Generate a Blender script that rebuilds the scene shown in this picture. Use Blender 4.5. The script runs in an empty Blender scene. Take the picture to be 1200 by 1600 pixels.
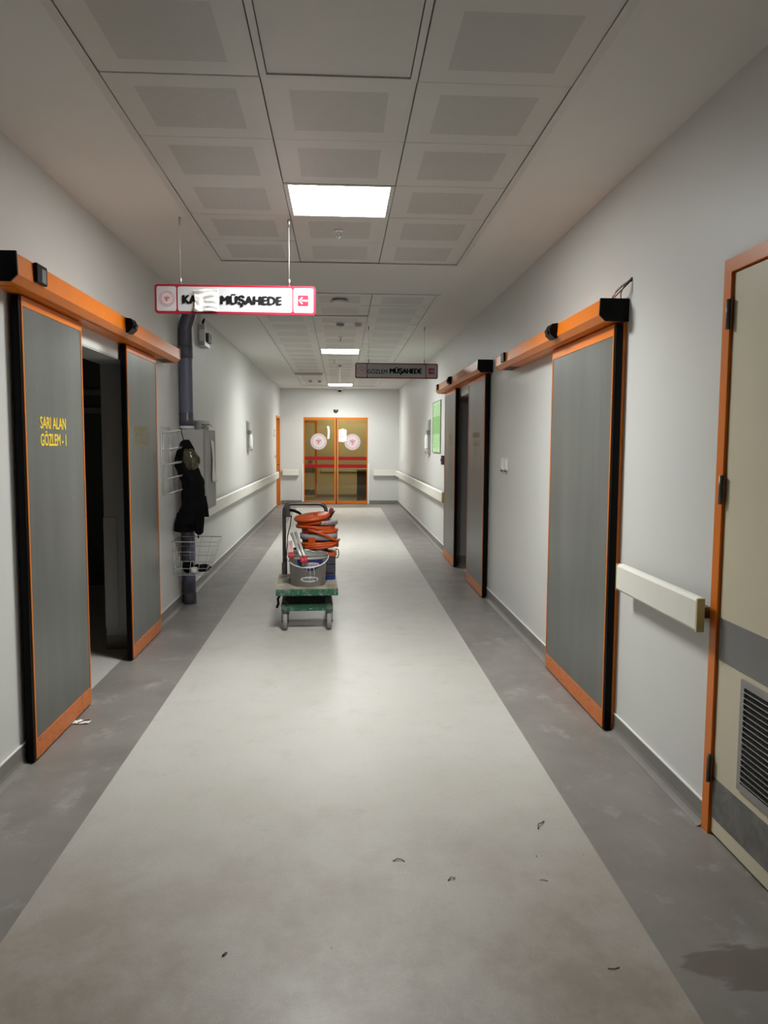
import bpy, bmesh, math, random
from mathutils import Vector, Matrix, noise
random.seed(7)
SC = bpy.context.scene
COL = SC.collection
PI = math.pi

# ------------------------------------------------------------------ camera, world, exposure
F_PX, PITCH, YAW, ROLL, CAM_Z = 1214.645, 0.0870, 0.0561, 0.0057, 1.5253
cam = bpy.data.cameras.new('camera'); cam_o = bpy.data.objects.new('camera', cam); COL.objects.link(cam_o)
fw = Vector((math.sin(YAW)*math.cos(PITCH), math.cos(YAW)*math.cos(PITCH), -math.sin(PITCH)))
rt = Vector((math.cos(YAW), -math.sin(YAW), 0)); up = rt.cross(fw)
r2 = rt*math.cos(ROLL) + up*math.sin(ROLL); u2 = -rt*math.sin(ROLL) + up*math.cos(ROLL)
m = Matrix((r2, u2, -fw)).transposed().to_4x4(); m.translation = Vector((0, 0, CAM_Z))
cam_o.matrix_world = m
cam.sensor_fit = 'HORIZONTAL'; cam.sensor_width = 36.0; cam.lens = F_PX/1200*36
cam.clip_start = 0.05; cam.clip_end = 100
SC.camera = cam_o
W = bpy.data.worlds.new('world'); SC.world = W; W.use_nodes = True
W.node_tree.nodes['Background'].inputs[0].default_value = (0.5, 0.5, 0.5, 1)
W.node_tree.nodes['Background'].inputs[1].default_value = 0.0
SC.view_settings.view_transform = 'Standard'; SC.view_settings.look = 'None'
SC.view_settings.gamma = 1.0; SC.view_settings.use_curve_mapping = False
SC.view_settings.exposure = 0.0
PANEL_GLOW = 45.0          # brightness of the lit diffusers
PANEL_WATTS = 39.0         # downward light of each LED panel
PANEL_SPREAD = 142         # degrees, prismatic diffuser
LOBBY_FILL_POWER = 50.0
LED_COLOR = (0.985, 1.0, 0.965)

# ------------------------------------------------------------------ room numbers
XL, XR, H, YF, YB = -1.5065, 1.4662, 2.9045, 19.72, -6.0
T = 0.22                       # wall thickness

# ------------------------------------------------------------------ materials
def srgb(r, g, b):
    f = lambda c: c/12.92 if c <= 0.04045 else ((c+0.055)/1.055)**2.4
    return (f(r/255), f(g/255), f(b/255), 1)
class NT:
    def __init__(s, name):
        s.m = bpy.data.materials.new(name); s.m.use_nodes = True; s.t = s.m.node_tree
        s.b = s.t.nodes['Principled BSDF']
    def n(s, kind, **kw):
        x = s.t.nodes.new(kind)
        for k, v in kw.items(): setattr(x, k, v)
        return x
    def l(s, a, b): s.t.links.new(a, b)
    def pos(s, kind='Object'): return s.n('ShaderNodeTexCoord').outputs[kind]
    def math(s, op, a, b=None, c=None):
        x = s.n('ShaderNodeMath', operation=op)
        for i, v in enumerate((a, b, c)):
            if v is None: continue
            if isinstance(v, (int, float)): x.inputs[i].default_value = v
            else: s.l(v, x.inputs[i])
        return x.outputs[0]
    def noise(s, scale, detail=4, rough=0.55, vec=None, stretch=None):
        x = s.n('ShaderNodeTexNoise'); x.inputs['Scale'].default_value = scale
        x.inputs['Detail'].default_value = detail; x.inputs['Roughness'].default_value = rough
        v = vec or s.pos()
        if stretch:
            mp = s.n('ShaderNodeMapping'); mp.inputs['Scale'].default_value = stretch; s.l(v, mp.inputs[0]); v = mp.outputs[0]
        s.l(v, x.inputs['Vector']); return x.outputs['Fac']
    def ramp(s, fac, stops):
        x = s.n('ShaderNodeValToRGB'); e = x.color_ramp.elements
        e[0].position, e[0].color = stops[0]; e[1].position, e[1].color = stops[-1]
        for p, c in stops[1:-1]:
            k = e.new(p); k.color = c
        s.l(fac, x.inputs[0]); return x.outputs[0]
    def mix(s, fac, a, b):
        x = s.n('ShaderNodeMix', data_type='RGBA')
        for i, v in ((0, fac), (6, a), (7, b)):
            if isinstance(v, (int, float)): x.inputs[i].default_value = v
            elif isinstance(v, tuple): x.inputs[i].default_value = v
            else: s.l(v, x.inputs[i])
        return x.outputs[2]
    def bump(s, h, strength=0.2, dist=0.002):
        x = s.n('ShaderNodeBump'); x.inputs['Strength'].default_value = strength; x.inputs['Distance'].default_value = dist
        s.l(h, x.inputs['Height']); s.l(x.outputs[0], s.b.inputs['Normal'])
def g3(v, a=1): return (v, v, v, 1)
def plain(name, col, rough=0.5, metal=0.0, vary=0.06, scale=6, bump=0.0, spec=0.5, coat=0.0):
    t = NT(name)
    c2 = tuple(max(0, min(1, c*(1-vary*2))) for c in col[:3]) + (1,)
    f = t.noise(scale, 5)
    t.l(t.ramp(f, [(0.3, c2), (0.7, col)]), t.b.inputs['Base Color'])
    t.b.inputs['Roughness'].default_value = rough; t.b.inputs['Metallic'].default_value = metal
    t.b.inputs['Specular IOR Level'].default_value = spec
    t.b.inputs['Coat Weight'].default_value = coat
    if bump: t.bump(t.noise(scale*12, 3), bump)
    return t.m
M = {}
M['wall'] = plain('wall_paint', (0.66, 0.66, 0.64, 1), 0.45, vary=0.02, scale=1.5, bump=0.06)
M['ceil'] = plain('ceiling_paint', (0.74, 0.72, 0.69, 1), 0.7, vary=0.02, scale=1.2)
M['reveal'] = plain('reveal_paint', (0.45, 0.45, 0.44, 1), 0.6, vary=0.03)
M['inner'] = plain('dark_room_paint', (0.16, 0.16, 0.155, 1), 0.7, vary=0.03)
M['gap'] = plain('shadow_gap', (0.03, 0.03, 0.03, 1), 0.9)
M['orange'] = plain('orange_powder_coat', (0.72, 0.185, 0.010, 1), 0.36, vary=0.04, scale=3, spec=0.4)
def worn_orange():
    t = NT('worn_orange_paint')
    f = t.noise(18, 6, 0.7, stretch=(1, 1, 3)); g = t.noise(70, 4, 0.7)
    mk = t.ramp(t.math('ADD', t.math('MULTIPLY', f, 0.7), t.math('MULTIPLY', g, 0.3)), [(0.52, (0.62, 0.17, 0.035, 1)), (0.62, (0.22, 0.12, 0.07, 1)), (0.75, (0.10, 0.09, 0.08, 1))])
    t.l(mk, t.b.inputs['Base Color']); t.b.inputs['Roughness'].default_value = 0.45
    return t.m
M['orange_worn'] = worn_orange()
def leaf_mat():
    t = NT('grey_laminate')
    p = t.pos()
    f = t.noise(2.2, 3, 0.5, stretch=(1, 3, 0.3))
    base = t.ramp(f, [(0.3, (0.095, 0.10, 0.092, 1)), (0.7, (0.13, 0.135, 0.125, 1))])
    # sparse pale scratches
    s1 = t.noise(55, 2, 0.4, stretch=(1, 1, 0.25)); s2 = t.noise(3.0, 2, 0.5)
    sc = t.math('MULTIPLY', t.ramp(s1, [(0.735, g3(0)), (0.76, g3(1))]), t.ramp(s2, [(0.56, g3(0)), (0.64, g3(1))]))
    t.l(t.mix(sc, base, (0.32, 0.32, 0.29, 1)), t.b.inputs['Base Color'])
    t.b.inputs['Roughness'].default_value = 0.34; t.b.inputs['Specular IOR Level'].default_value = 0.55
    t.bump(t.noise(1.6, 2, stretch=(1, 2.5, 0.2)), 0.25, 0.004)
    return t.m
M['leaf'] = leaf_mat()
M['black'] = plain('black_plastic', (0.002, 0.002, 0.003, 1), 0.4, vary=0.1, spec=0.12)
M['rubber'] = plain('black_rubber_gasket', (0.002, 0.002, 0.003, 1), 0.45, vary=0.1, spec=0.12)
M['yellow'] = plain('yellow_vinyl', (0.85, 0.60, 0.04, 1), 0.5, vary=0.02)
M['yellow_faint'] = plain('faded_yellow_vinyl', (0.36, 0.28, 0.10, 1), 0.5, vary=0.05)
M['rail'] = plain('cream_pvc', (0.80, 0.79, 0.72, 1), 0.4, vary=0.02)
M['rail_end'] = plain('yellowed_pvc', (0.62, 0.53, 0.24, 1), 0.4, vary=0.05)
M['white'] = plain('white_plastic', (0.80, 0.80, 0.78, 1), 0.4, vary=0.02)
M['paper'] = plain('white_paper', (0.85, 0.85, 0.83, 1), 0.7, vary=0.02)
M['chrome'] = plain('brushed_steel', (0.55, 0.55, 0.54, 1), 0.3, 1.0, vary=0.05)
M['dkmetal'] = plain('dark_metal', (0.16, 0.15, 0.14, 1), 0.4, 0.8, vary=0.1)
M['wire'] = plain('silver_wire', (0.62, 0.62, 0.60, 1), 0.35, 0.3, vary=0.05)
M['pipe'] = plain('grey_blue_pvc', (0.17, 0.18, 0.265, 1), 0.35, vary=0.08, scale=4)
M['pipe_dk'] = plain('dark_pvc_fitting', (0.10, 0.105, 0.14, 1), 0.3, vary=0.08)
M['sign_red'] = plain('sign_red', (0.34, 0.008, 0.024, 1), 0.35, vary=0.02)
M['sign_white'] = plain('sign_white', (0.50, 0.50, 0.52, 1), 0.3, vary=0.01)
M['logo_red'] = plain('logo_red', (0.55, 0.12, 0.13, 1), 0.5, vary=0.02)
M['logo_pink'] = plain('logo_pink', (0.76, 0.52, 0.53, 1), 0.5, vary=0.02)
M['ink'] = plain('black_ink', (0.008, 0.008, 0.008, 1), 0.7, spec=0.1)
M['ink_grey'] = plain('grey_ink', (0.15, 0.15, 0.15, 1), 0.5)
M['film_red'] = plain('red_film', (0.30, 0.002, 0.004, 1), 0.35, vary=0.02)
M['cream_door'] = plain('cream_laminate', (0.66, 0.60, 0.45, 1), 0.45, vary=0.03, scale=3)
M['olive'] = plain('olive_satin', (0.065, 0.055, 0.02, 1), 0.25, vary=0.3, scale=20, spec=0.9)
M['cloth'] = plain('black_cloth', (0.004, 0.004, 0.005, 1), 0.9, vary=0.3, scale=30, spec=0.15)
M['cabinet'] = plain('grey_white_cabinet', (0.47, 0.46, 0.45, 1), 0.45, vary=0.02)
M['cabinet_edge'] = plain('cabinet_edge', (0.30, 0.29, 0.28, 1), 0.5, vary=0.03)
def green_mat():
    t = NT('chipped_green_paint')
    f = t.noise(14, 5, 0.65); g = t.noise(60, 3, 0.7)
    c = t.mix(t.ramp(f, [(0.50, g3(0)), (0.60, g3(1))]), (0.018, 0.11, 0.055, 1), (0.16, 0.20, 0.19, 1))
    c = t.mix(t.ramp(g, [(0.63, g3(0)), (0.68, g3(1))]), c, (0.62, 0.62, 0.58, 1))
    t.l(c, t.b.inputs['Base Color']); t.b.inputs['Roughness'].default_value = 0.45
    return t.m
M['green'] = green_mat()
def platform_mat():
    t = NT('dusty_platform_top')
    f = t.noise(7, 5, 0.6, stretch=(1, 0.5, 1)); g = t.noise(50, 3, 0.6)
    c = t.ramp(f, [(0.32, (0.17, 0.135, 0.105, 1)), (0.5, (0.34, 0.30, 0.24, 1)), (0.7, (0.50, 0.47, 0.39, 1))])
    c = t.mix(t.ramp(g, [(0.62, g3(0)), (0.68, g3(1))]), c, (0.08, 0.12, 0.09, 1))
    t.l(c, t.b.inputs['Base Color']); t.b.inputs['Roughness'].default_value = 0.7
    return t.m
M['platform'] = platform_mat()
M['tyre'] = plain('grey_rubber_tyre', (0.30, 0.29, 0.27, 1), 0.6, vary=0.1)
M['bucket_grey'] = plain('grey_bucket_plastic', (0.33, 0.325, 0.31, 1), 0.4, vary=0.08)
M['bucket_dark'] = plain('dark_grey_plastic', (0.055, 0.055, 0.075, 1), 0.45, vary=0.1)
M['blue'] = plain('dark_blue_plastic', (0.015, 0.035, 0.19, 1), 0.4, vary=0.08)
M['blue_label'] = plain('dark_blue_label', (0.012, 0.018, 0.14, 1), 0.4, vary=0.05)
M['band_grey'] = plain('grey_band_plastic', (0.42, 0.41, 0.42, 1), 0.45, vary=0.1, scale=14)
M['cord'] = plain('orange_cable', (0.66, 0.095, 0.012, 1), 0.4, vary=0.12, scale=20)
M['red_grip'] = plain('red_grip', (0.62, 0.05, 0.06, 1), 0.45, vary=0.1)
M['dk_red'] = plain('dark_red_handle', (0.28, 0.02, 0.03, 1), 0.4, vary=0.1)
M['grey_band'] = plain('grey_kick_band', (0.205, 0.20, 0.20, 1), 0.45, vary=0.06, scale=8)
def kick_mat():
    t = NT('scuffed_kick_band')
    f = t.noise(9, 6, 0.7); g = t.noise(45, 4, 0.7)
    c = t.ramp(f, [(0.35, (0.10, 0.10, 0.095, 1)), (0.65, (0.20, 0.195, 0.185, 1))])
    c = t.mix(t.ramp(g, [(0.6, g3(0)), (0.7, g3(0.6))]), c, (0.04, 0.04, 0.035, 1))
    t.l(c, t.b.inputs['Base Color']); t.b.inputs['Roughness'].default_value = 0.5
    return t.m
M['kick'] = kick_mat()
def floor_light():
    t = NT('pale_vinyl_floor')
    p = t.pos()
    f = t.noise(0.9, 6, 0.6, p, (1, 0.6, 1)); g = t.noise(160, 3, 0.8, p); h = t.noise(5, 8, 0.72, p)
    base = t.ramp(f, [(0.3, (0.43, 0.415, 0.382, 1)), (0.7, (0.51, 0.50, 0.468, 1))])
    c = t.mix(t.ramp(g, [(0.56, g3(0)), (0.68, g3(0.6))]), base, (0.72, 0.71, 0.69, 1))
    c = t.mix(t.ramp(g, [(0.30, g3(0.55)), (0.43, g3(0))]), c, (0.26, 0.24, 0.22, 1))
    c = t.mix(t.ramp(h, [(0.56, g3(0)), (0.72, g3(0.5))]), c, (0.36, 0.325, 0.28, 1))   # dirt
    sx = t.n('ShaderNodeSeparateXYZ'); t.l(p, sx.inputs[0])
    near = t.ramp(t.math('MULTIPLY', sx.outputs[1], 0.2), [(0.36, g3(1)), (0.74, g3(0))])          # dirt smudges, plus painted-in dimming of the floor towards the camera
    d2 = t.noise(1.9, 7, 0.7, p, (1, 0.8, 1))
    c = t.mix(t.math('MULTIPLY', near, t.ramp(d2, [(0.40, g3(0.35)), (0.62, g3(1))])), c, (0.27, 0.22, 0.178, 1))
    k = t.noise(28, 2, 0.5, p, (1, 0.5, 1))
    c = t.mix(t.ramp(k, [(0.775, g3(0)), (0.79, g3(1))]), c, (0.10, 0.08, 0.07, 1))     # specks
    t.l(c, t.b.inputs['Base Color'])
    t.l(t.ramp(h, [(0.3, g3(0.34)), (0.7, g3(0.5))]), t.b.inputs['Roughness'])
    t.bump(t.noise(90, 2), 0.04)
    return t.m
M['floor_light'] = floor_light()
def floor_dark(stain=True):
    t = NT('grey_vinyl_floor')
    p = t.pos()
    f = t.noise(2.2, 6, 0.6, p); h = t.noise(4.5, 8, 0.75, p, (1, 0.7, 1))
    c = t.ramp(f, [(0.3, (0.18, 0.163, 0.150, 1)), (0.7, (0.255, 0.238, 0.222, 1))])
    c = t.mix(t.ramp(h, [(0.54, g3(0)), (0.68, g3(0.6))]), c, (0.40, 0.38, 0.36, 1))
    if stain:
        sx = t.n('ShaderNodeSeparateXYZ'); t.l(p, sx.inputs[0])
        dx = t.math('SUBTRACT', sx.outputs[0], 1.22); dy = t.math('SUBTRACT', sx.outputs[1], 2.10)
        d = t.math('SQRT', t.math('ADD', t.math('MULTIPLY', dx, dx), t.math('MULTIPLY', t.math('MULTIPLY', dy, dy), 7.0)))
        near = t.ramp(d, [(0.05, g3(1)), (0.42, g3(0.42))])
        w = t.noise(3.4, 4, 0.55, p, (0.8, 2.4, 1))
        k = t.math('MULTIPLY', near, w)
        c = t.mix(t.ramp(k, [(0.33, g3(0)), (0.37, g3(0.75))]), c, (0.12, 0.10, 0.08, 1))
    t.l(c, t.b.inputs['Base Color']); t.l(t.ramp(h, [(0.3, g3(0.33)), (0.7, g3(0.5))]), t.b.inputs['Roughness'])
    return t.m
M['floor_dark'] = floor_dark()
M['skirt'] = plain('grey_vinyl_skirting', (0.23, 0.215, 0.20, 1), 0.45, vary=0.08)
def tile_mat(x0, y0, name):
    t = NT(name)
    sx = t.n('ShaderNodeSeparateXYZ'); t.l(t.pos(), sx.inputs[0])
    def dist(o, z0):
        a = t.math('FLOORED_MODULO', t.math('SUBTRACT', o, z0), 0.6)
        return t.math('ABSOLUTE', t.math('SUBTRACT', a, 0.3))
    mk = t.math('MULTIPLY', t.math('LESS_THAN', dist(sx.outputs[0], x0), 0.197), t.math('LESS_THAN', dist(sx.outputs[1], y0), 0.197))
    def wv(o): return t.math('COSINE', t.math('MULTIPLY', o, 2*PI/0.0062))
    hole = t.math('GREATER_THAN', t.math('ADD', wv(sx.outputs[0]), wv(sx.outputs[1])), 0.75)
    fac = t.math('MULTIPLY', mk, hole)
    base = t.ramp(t.noise(1.5, 4), [(0.3, (0.60, 0.59, 0.565, 1)), (0.7, (0.65, 0.64, 0.615, 1))])
    t.l(t.mix(fac, base, (0.14, 0.14, 0.13, 1)), t.b.inputs['Base Color'])
    t.b.inputs['Roughness'].default_value = 0.42
    return t.m
M['metal_white'] = plain('white_painted_metal', (0.64, 0.63, 0.605, 1), 0.4, vary=0.02)
def emis(name, col, s):
    t = NT(name); t.b.inputs['Base Color'].default_value = (0.8, 0.8, 0.8, 1)
    t.b.inputs['Emission Color'].default_value = col; t.b.inputs['Emission Strength'].default_value = s
    return t.m
M['panel'] = emis('lit_led_diffuser', LED_COLOR + (1,), PANEL_GLOW)
M['lobby_fill'] = emis('added_lobby_fill', (1.0, 0.97, 0.9, 1), LOBBY_FILL_POWER)
def glass_mat():
    t = NT('bronze_tinted_glass')
    tr = t.n('ShaderNodeBsdfTransparent'); tr.inputs[0].default_value = (0.73, 0.67, 0.49, 1)
    gl = t.n('ShaderNodeBsdfGlossy'); gl.inputs['Roughness'].default_value = 0.03; gl.inputs[0].default_value = (0.9, 0.9, 0.9, 1)
    fr = t.n('ShaderNodeFresnel'); fr.inputs[0].default_value = 1.5
    mx = t.n('ShaderNodeMixShader'); t.l(fr.outputs[0], mx.inputs[0]); t.l(tr.outputs[0], mx.inputs[1]); t.l(gl.outputs[0], mx.inputs[2])
    t.l(mx.outputs[0], t.t.nodes['Material Output'].inputs['Surface'])
    return t.m
M['glass'] = glass_mat()
def poster_mat():
    t = NT('green_notice_print')
    sx = t.n('ShaderNodeSeparateXYZ'); t.l(t.pos(), sx.inputs[0])
    y, z = sx.outputs[1], sx.outputs[2]
    c = t.mix(t.ramp(t.noise(6, 3), [(0.4, g3(0)), (0.6, g3(1))]), (0.36, 0.66, 0.30, 1), (0.44, 0.74, 0.38, 1))
    band = t.math('MULTIPLY', t.math('GREATER_THAN', z, 1.68), t.math('LESS_THAN', z, 1.95))
    rows = t.math('GREATER_THAN', t.math('SINE', t.math('MULTIPLY', z, 2*PI/0.024)), -0.2)
    wd = t.math('GREATER_THAN', t.noise(40, 1, vec=t.pos(), stretch=(1, 1, 0.6)), 0.42)
    c = t.mix(t.math('MULTIPLY', band, 0.75), c, (0.13, 0.40, 0.07, 1))
    c = t.mix(t.math('MULTIPLY', t.math('MULTIPLY', t.math('MULTIPLY', rows, wd), t.math('MULTIPLY', t.math('LESS_THAN', z, 2.14), t.math('GREATER_THAN', z, 1.47))), 0.5), c, (0.06, 0.22, 0.05, 1))
    t.l(c, t.b.inputs['Base Color']); t.b.inputs['Roughness'].default_value = 0.35
    return t.m
M['poster'] = poster_mat()

# ------------------------------------------------------------------ mesh builder
class MB:
    def __init__(s): s.bm = bmesh.new(); s.mats = []; s.cur = 0
    def mat(s, key):
        if key not in s.mats: s.mats.append(key)
        s.cur = s.mats.index(key); return s
    def _fin(s, faces, smooth=False):
        for f in faces: f.material_index = s.cur; f.smooth = smooth
    def box(s, x0, x1, y0, y1, z0, z1, bev=0.0, rot=None, about=None, seg=2):
        x0, x1 = min(x0, x1), max(x0, x1); y0, y1 = min(y0, y1), max(y0, y1); z0, z1 = min(z0, z1), max(z0, z1)
        t = bmesh.new(); bmesh.ops.create_cube(t, size=1)
        bmesh.ops.scale(t, vec=(x1-x0, y1-y0, z1-z0), verts=t.verts)
        bmesh.ops.translate(t, vec=((x0+x1)/2, (y0+y1)/2, (z0+z1)/2), verts=t.verts)
        if bev: bmesh.ops.bevel(t, geom=t.edges[:], offset=min(bev, .45*min(x1-x0, y1-y0, z1-z0)), segments=seg, affect='EDGES', profile=0.7)
        return s._merge(t, rot, about)
    def _merge(s, t, rot=None, about=None, smooth=False):
        if rot is not None:
            c = Vector(about or (0, 0, 0)); bmesh.ops.rotate(t, cent=c, matrix=rot, verts=t.verts)
        mp = {}
        for v in t.verts: mp[v] = s.bm.verts.new(v.co)
        fs = []
        for f in t.faces:
            try: fs.append(s.bm.faces.new([mp[v] for v in f.verts]))
            except ValueError: pass
        s._fin(fs, smooth); t.free(); return s
    def tube(s, pts, r, n=8, closed=False, cap=True):
        pts = [Vector(p) for p in pts]; rr = r if isinstance(r, (list, tuple)) else [r]*len(pts)
        rings = []; N = len(pts); prev = None
        for i, p in enumerate(pts):
            a = pts[(i-1) % N] if (closed or i > 0) else p; b = pts[(i+1) % N] if (closed or i < N-1) else p
            d = (b-a).normalized() if (b-a).length > 1e-9 else Vector((0, 0, 1))
            if prev is None:
                u = d.orthogonal().normalized()
            else:
                u = (prev - d*prev.dot(d)); u = u.normalized() if u.length > 1e-6 else d.orthogonal().normalized()
            prev = u; w = d.cross(u)
            rings.append([s.bm.verts.new(p + (u*math.cos(2*PI*k/n) + w*math.sin(2*PI*k/n))*rr[i]) for k in range(n)])
        fs = []
        for i in range(N if closed else N-1):
            A, B = rings[i], rings[(i+1) % N]
            off = 0
            if closed and i == N-1:
                off = min(range(n), key=lambda o: (A[0].co-B[o].co).length)
            for k in range(n):
                fs.append(s.bm.faces.new([A[k], A[(k+1) % n], B[(k+1+off) % n], B[(k+off) % n]]))
        s._fin(fs, True)
        if cap and not closed:
            s._fin([s.bm.faces.new(list(reversed(rings[0]))), s.bm.faces.new(rings[-1])])
        return s
    def lathe(s, prof, c=(0, 0, 0), n=32, axis='z', rot=None, smooth=True):
        t = bmesh.new(); rings = []
        for (r, h) in prof:
            if r < 1e-6: rings.append([t.verts.new((0, 0, h))])
            else: rings.append([t.verts.new((r*math.cos(2*PI*k/n), r*math.sin(2*PI*k/n), h)) for k in range(n)])
        for A, B in zip(rings, rings[1:]):
            for k in range(n):
                if len(A) == 1 and len(B) == 1: continue
                if len(A) == 1: t.faces.new([A[0], B[k], B[(k+1) % n]])
                elif len(B) == 1: t.faces.new([A[k], A[(k+1) % n], B[0]])
                else: t.faces.new([A[k], A[(k+1) % n], B[(k+1) % n], B[k]])
        R = {'z': Matrix.Identity(3), 'x': Matrix.Rotation(PI/2, 3, 'Y'), 'y': Matrix.Rotation(-PI/2, 3, 'X')}[axis]
        bmesh.ops.rotate(t, cent=(0, 0, 0), matrix=R, verts=t.verts)
        if rot is not None: bmesh.ops.rotate(t, cent=(0, 0, 0), matrix=rot, verts=t.verts)
        bmesh.ops.translate(t, vec=c, verts=t.verts)
        return s._merge(t, smooth=smooth)
    def prism(s, poly, O, U, V, Nn, depth):
        """outline poly (u,v) in the frame O,U,V pushed along Nn by depth (both faces closed)"""
        O, U, V, Nn = Vector(O), Vector(U), Vector(V), Vector(Nn)
        a = [s.bm.verts.new(O + U*p[0] + V*p[1]) for p in poly]
        b = [s.bm.verts.new(O + U*p[0] + V*p[1] + Nn*depth) for p in poly]
        n = len(poly); fs = [s.bm.faces.new(list(reversed(a))), s.bm.faces.new(b)]
        for k in range(n): fs.append(s.bm.faces.new([a[k], a[(k+1) % n], b[(k+1) % n], b[k]]))
        s._fin(fs); return s
    def build(s, name, parent=None, origin=None, label=None):
        o = Vector(origin) if origin is not None else (Vector(parent['_o']) if parent is not None else Vector((0, 0, 0)))
        bmesh.ops.recalc_face_normals(s.bm, faces=s.bm.faces[:])
        for v in s.bm.verts: v.co -= o
        me = bpy.data.meshes.new(name); s.bm.to_mesh(me); s.bm.free()
        for k in (s.mats or ['white']): me.materials.append(M[k])
        ob = bpy.data.objects.new(name, me); COL.objects.link(ob)
        ob['_o'] = tuple(o)
        if parent is not None:
            ob.parent = parent; ob.location = o - Vector(parent['_o'])
        else: ob.location = o
        if label: ob['label'] = label
        return ob
def root(name, loc, label, cat, group=None, kind=None):
    o = bpy.data.objects.new(name, None); COL.objects.link(o); o.location = loc; o['_o'] = tuple(loc)
    o.empty_display_size = 0.1
    return tag(o, label, cat, group, kind)
def tag(o, label=None, cat=None, group=None, kind=None):
    if label: o['label'] = label
    if cat: o['category'] = cat
    if group: o['group'] = group
    if kind: o['kind'] = kind
    return o
def struct(o, label=None, cat=None): return tag(o, label, cat, kind='structure')
def rrect(w, h, r, n=5, cx=0, cy=0):
    P = []
    for (sx, sy, a0) in ((1, 1, 0), (-1, 1, 90), (-1, -1, 180), (1, -1, 270)):
        for k in range(n+1):
            a = math.radians(a0 + 90*k/n); P.append((cx + sx*(w/2-r) + r*math.cos(a), cy + sy*(h/2-r) + r*math.sin(a)))
    return P
def circ(r, n=32, cx=0, cy=0): return [(cx + r*math.cos(2*PI*k/n), cy + r*math.sin(2*PI*k/n)) for k in range(n)]
# frames: O origin, U to the reader's right, V up, N towards the reader
FR_CAM = (Vector((1, 0, 0)), Vector((0, 0, 1)), Vector((0, -1, 0)))      # faces the camera end
FR_LEFT = (Vector((0, 1, 0)), Vector((0, 0, 1)), Vector((1, 0, 0)))      # on the left wall
FR_RIGHT = (Vector((0, -1, 0)), Vector((0, 0, 1)), Vector((-1, 0, 0)))   # on the right wall
def text(body, O, fr, w, h, mat, parent, name='lettering', bold=0.0, depth=0.0015, spacing=1.0, label=None, curve=None):
    """writing fitted to a w x h box whose lower-left corner is O"""
    cu = bpy.data.curves.new('t', 'FONT'); cu.body = body; cu.size = 1; cu.space_character = spacing
    cu.extrude = 0; cu.resolution_u = 3
    ob = bpy.data.objects.new('t', cu); COL.objects.link(ob)
    bpy.context.view_layer.update()
    me = bpy.data.meshes.new_from_object(ob.evaluated_get(bpy.context.evaluated_depsgraph_get()))
    bpy.data.objects.remove(ob); bpy.data.curves.remove(cu)
    xs = [v.co.x for v in me.vertices]; ys = [v.co.y for v in me.vertices]
    x0, x1, y0, y1 = min(xs), max(xs), min(ys), max(ys)
    U, V, Nn = fr; O = Vector(O); po = Vector(parent['_o'])
    for v in me.vertices:
        u = (v.co.x-x0)/(x1-x0)*w; vv = (v.co.y-y0)/(y1-y0)*h
        if curve: v.co = curve(u, vv) - po
        else: v.co = O + U*u + V*vv + Nn*depth - po
    me.materials.clear(); me.materials.append(M[mat]); me.name = name
    if bold:
        b = bmesh.new(); b.from_mesh(me); src = b.verts[:] + b.edges[:] + b.faces[:]
        sc = (x1-x0); step = (U if not curve else Vector((1, 0, 0)))*bold*h*1.3; st2 = V*bold*h*.7 if not curve else Vector((0, 0, bold*h*.7))
        lift = (Nn if not curve else Vector((0, -1, 0)))*.00025
        for d in (step+lift, -step+lift*2, step*.5+st2+lift*3, -step*.5-st2+lift*4):
            g = bmesh.ops.duplicate(b, geom=src)['geom']; bmesh.ops.translate(b, vec=d, verts=[v for v in g if isinstance(v, bmesh.types.BMVert)])
        b.to_mesh(me); b.free()
    o = bpy.data.objects.new(name, me); COL.objects.link(o); o.parent = parent; o['_o'] = tuple(po)
    if label: o['label'] = label
    return o
def emblem(C, fr, R, parent, name='emblem', disc=True, lift=0.001):
    """round badge: pale disc, red ring, ring of small marks and a winged staff"""
    U, V, Nn = fr; C = Vector(C)
    mb = MB()
    if disc: mb.mat('sign_white').prism(circ(R, 48), C, U, V, Nn, lift)
    P = C + Nn*lift
    def ring(r0, r1, m, n=48):
        mb.mat(m)
        a = [mb.bm.verts.new(P + U*x + V*y + Nn*.0006) for x, y in circ(r0, n)]
        b = [mb.bm.verts.new(P + U*x + V*y + Nn*.0006) for x, y in circ(r1, n)]
        mb._fin([mb.bm.faces.new([a[k], a[(k+1) % n], b[(k+1) % n], b[k]]) for k in range(n)])
    ring(R*.945, R*.985, 'logo_red'); ring(R*.46, R*.62, 'logo_pink')
    mb.mat('logo_red')
    for k in range(16):
        a = 2*PI*k/16; cx, cy = R*.78*math.sin(a), R*.78*math.cos(a)
        star = [(cx + R*(.075 if j % 2 == 0 else .034)*math.sin(2*PI*j/10), cy + R*(.075 if j % 2 == 0 else .034)*math.cos(2*PI*j/10)) for j in range(10)]
        mb.prism(star, P, U, V, Nn, .0008)
    def pl(q): mb.prism([(x*R, y*R) for x, y in q], P, U, V, Nn, .001)
    pl([(-.025, .26), (.025, .26), (.02, -.36), (0, -.42), (-.02, -.36)])
    for sgn in (-1, 1):
        pl([(sgn*.03, .10), (sgn*.10, .17), (sgn*.36, .20), (sgn*.30, .10), (sgn*.20, .05), (sgn*.05, -.02)])
        pl([(sgn*.03, -.04), (sgn*.13, .0), (sgn*.10, -.10), (sgn*.03, -.16)])
        pl([(sgn*.02, -.18), (sgn*.08, -.16), (sgn*.06, -.25), (sgn*.02, -.28)])
    pl(circ(.05, 12, 0, .30))
    return mb.build(name, parent)

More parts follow.
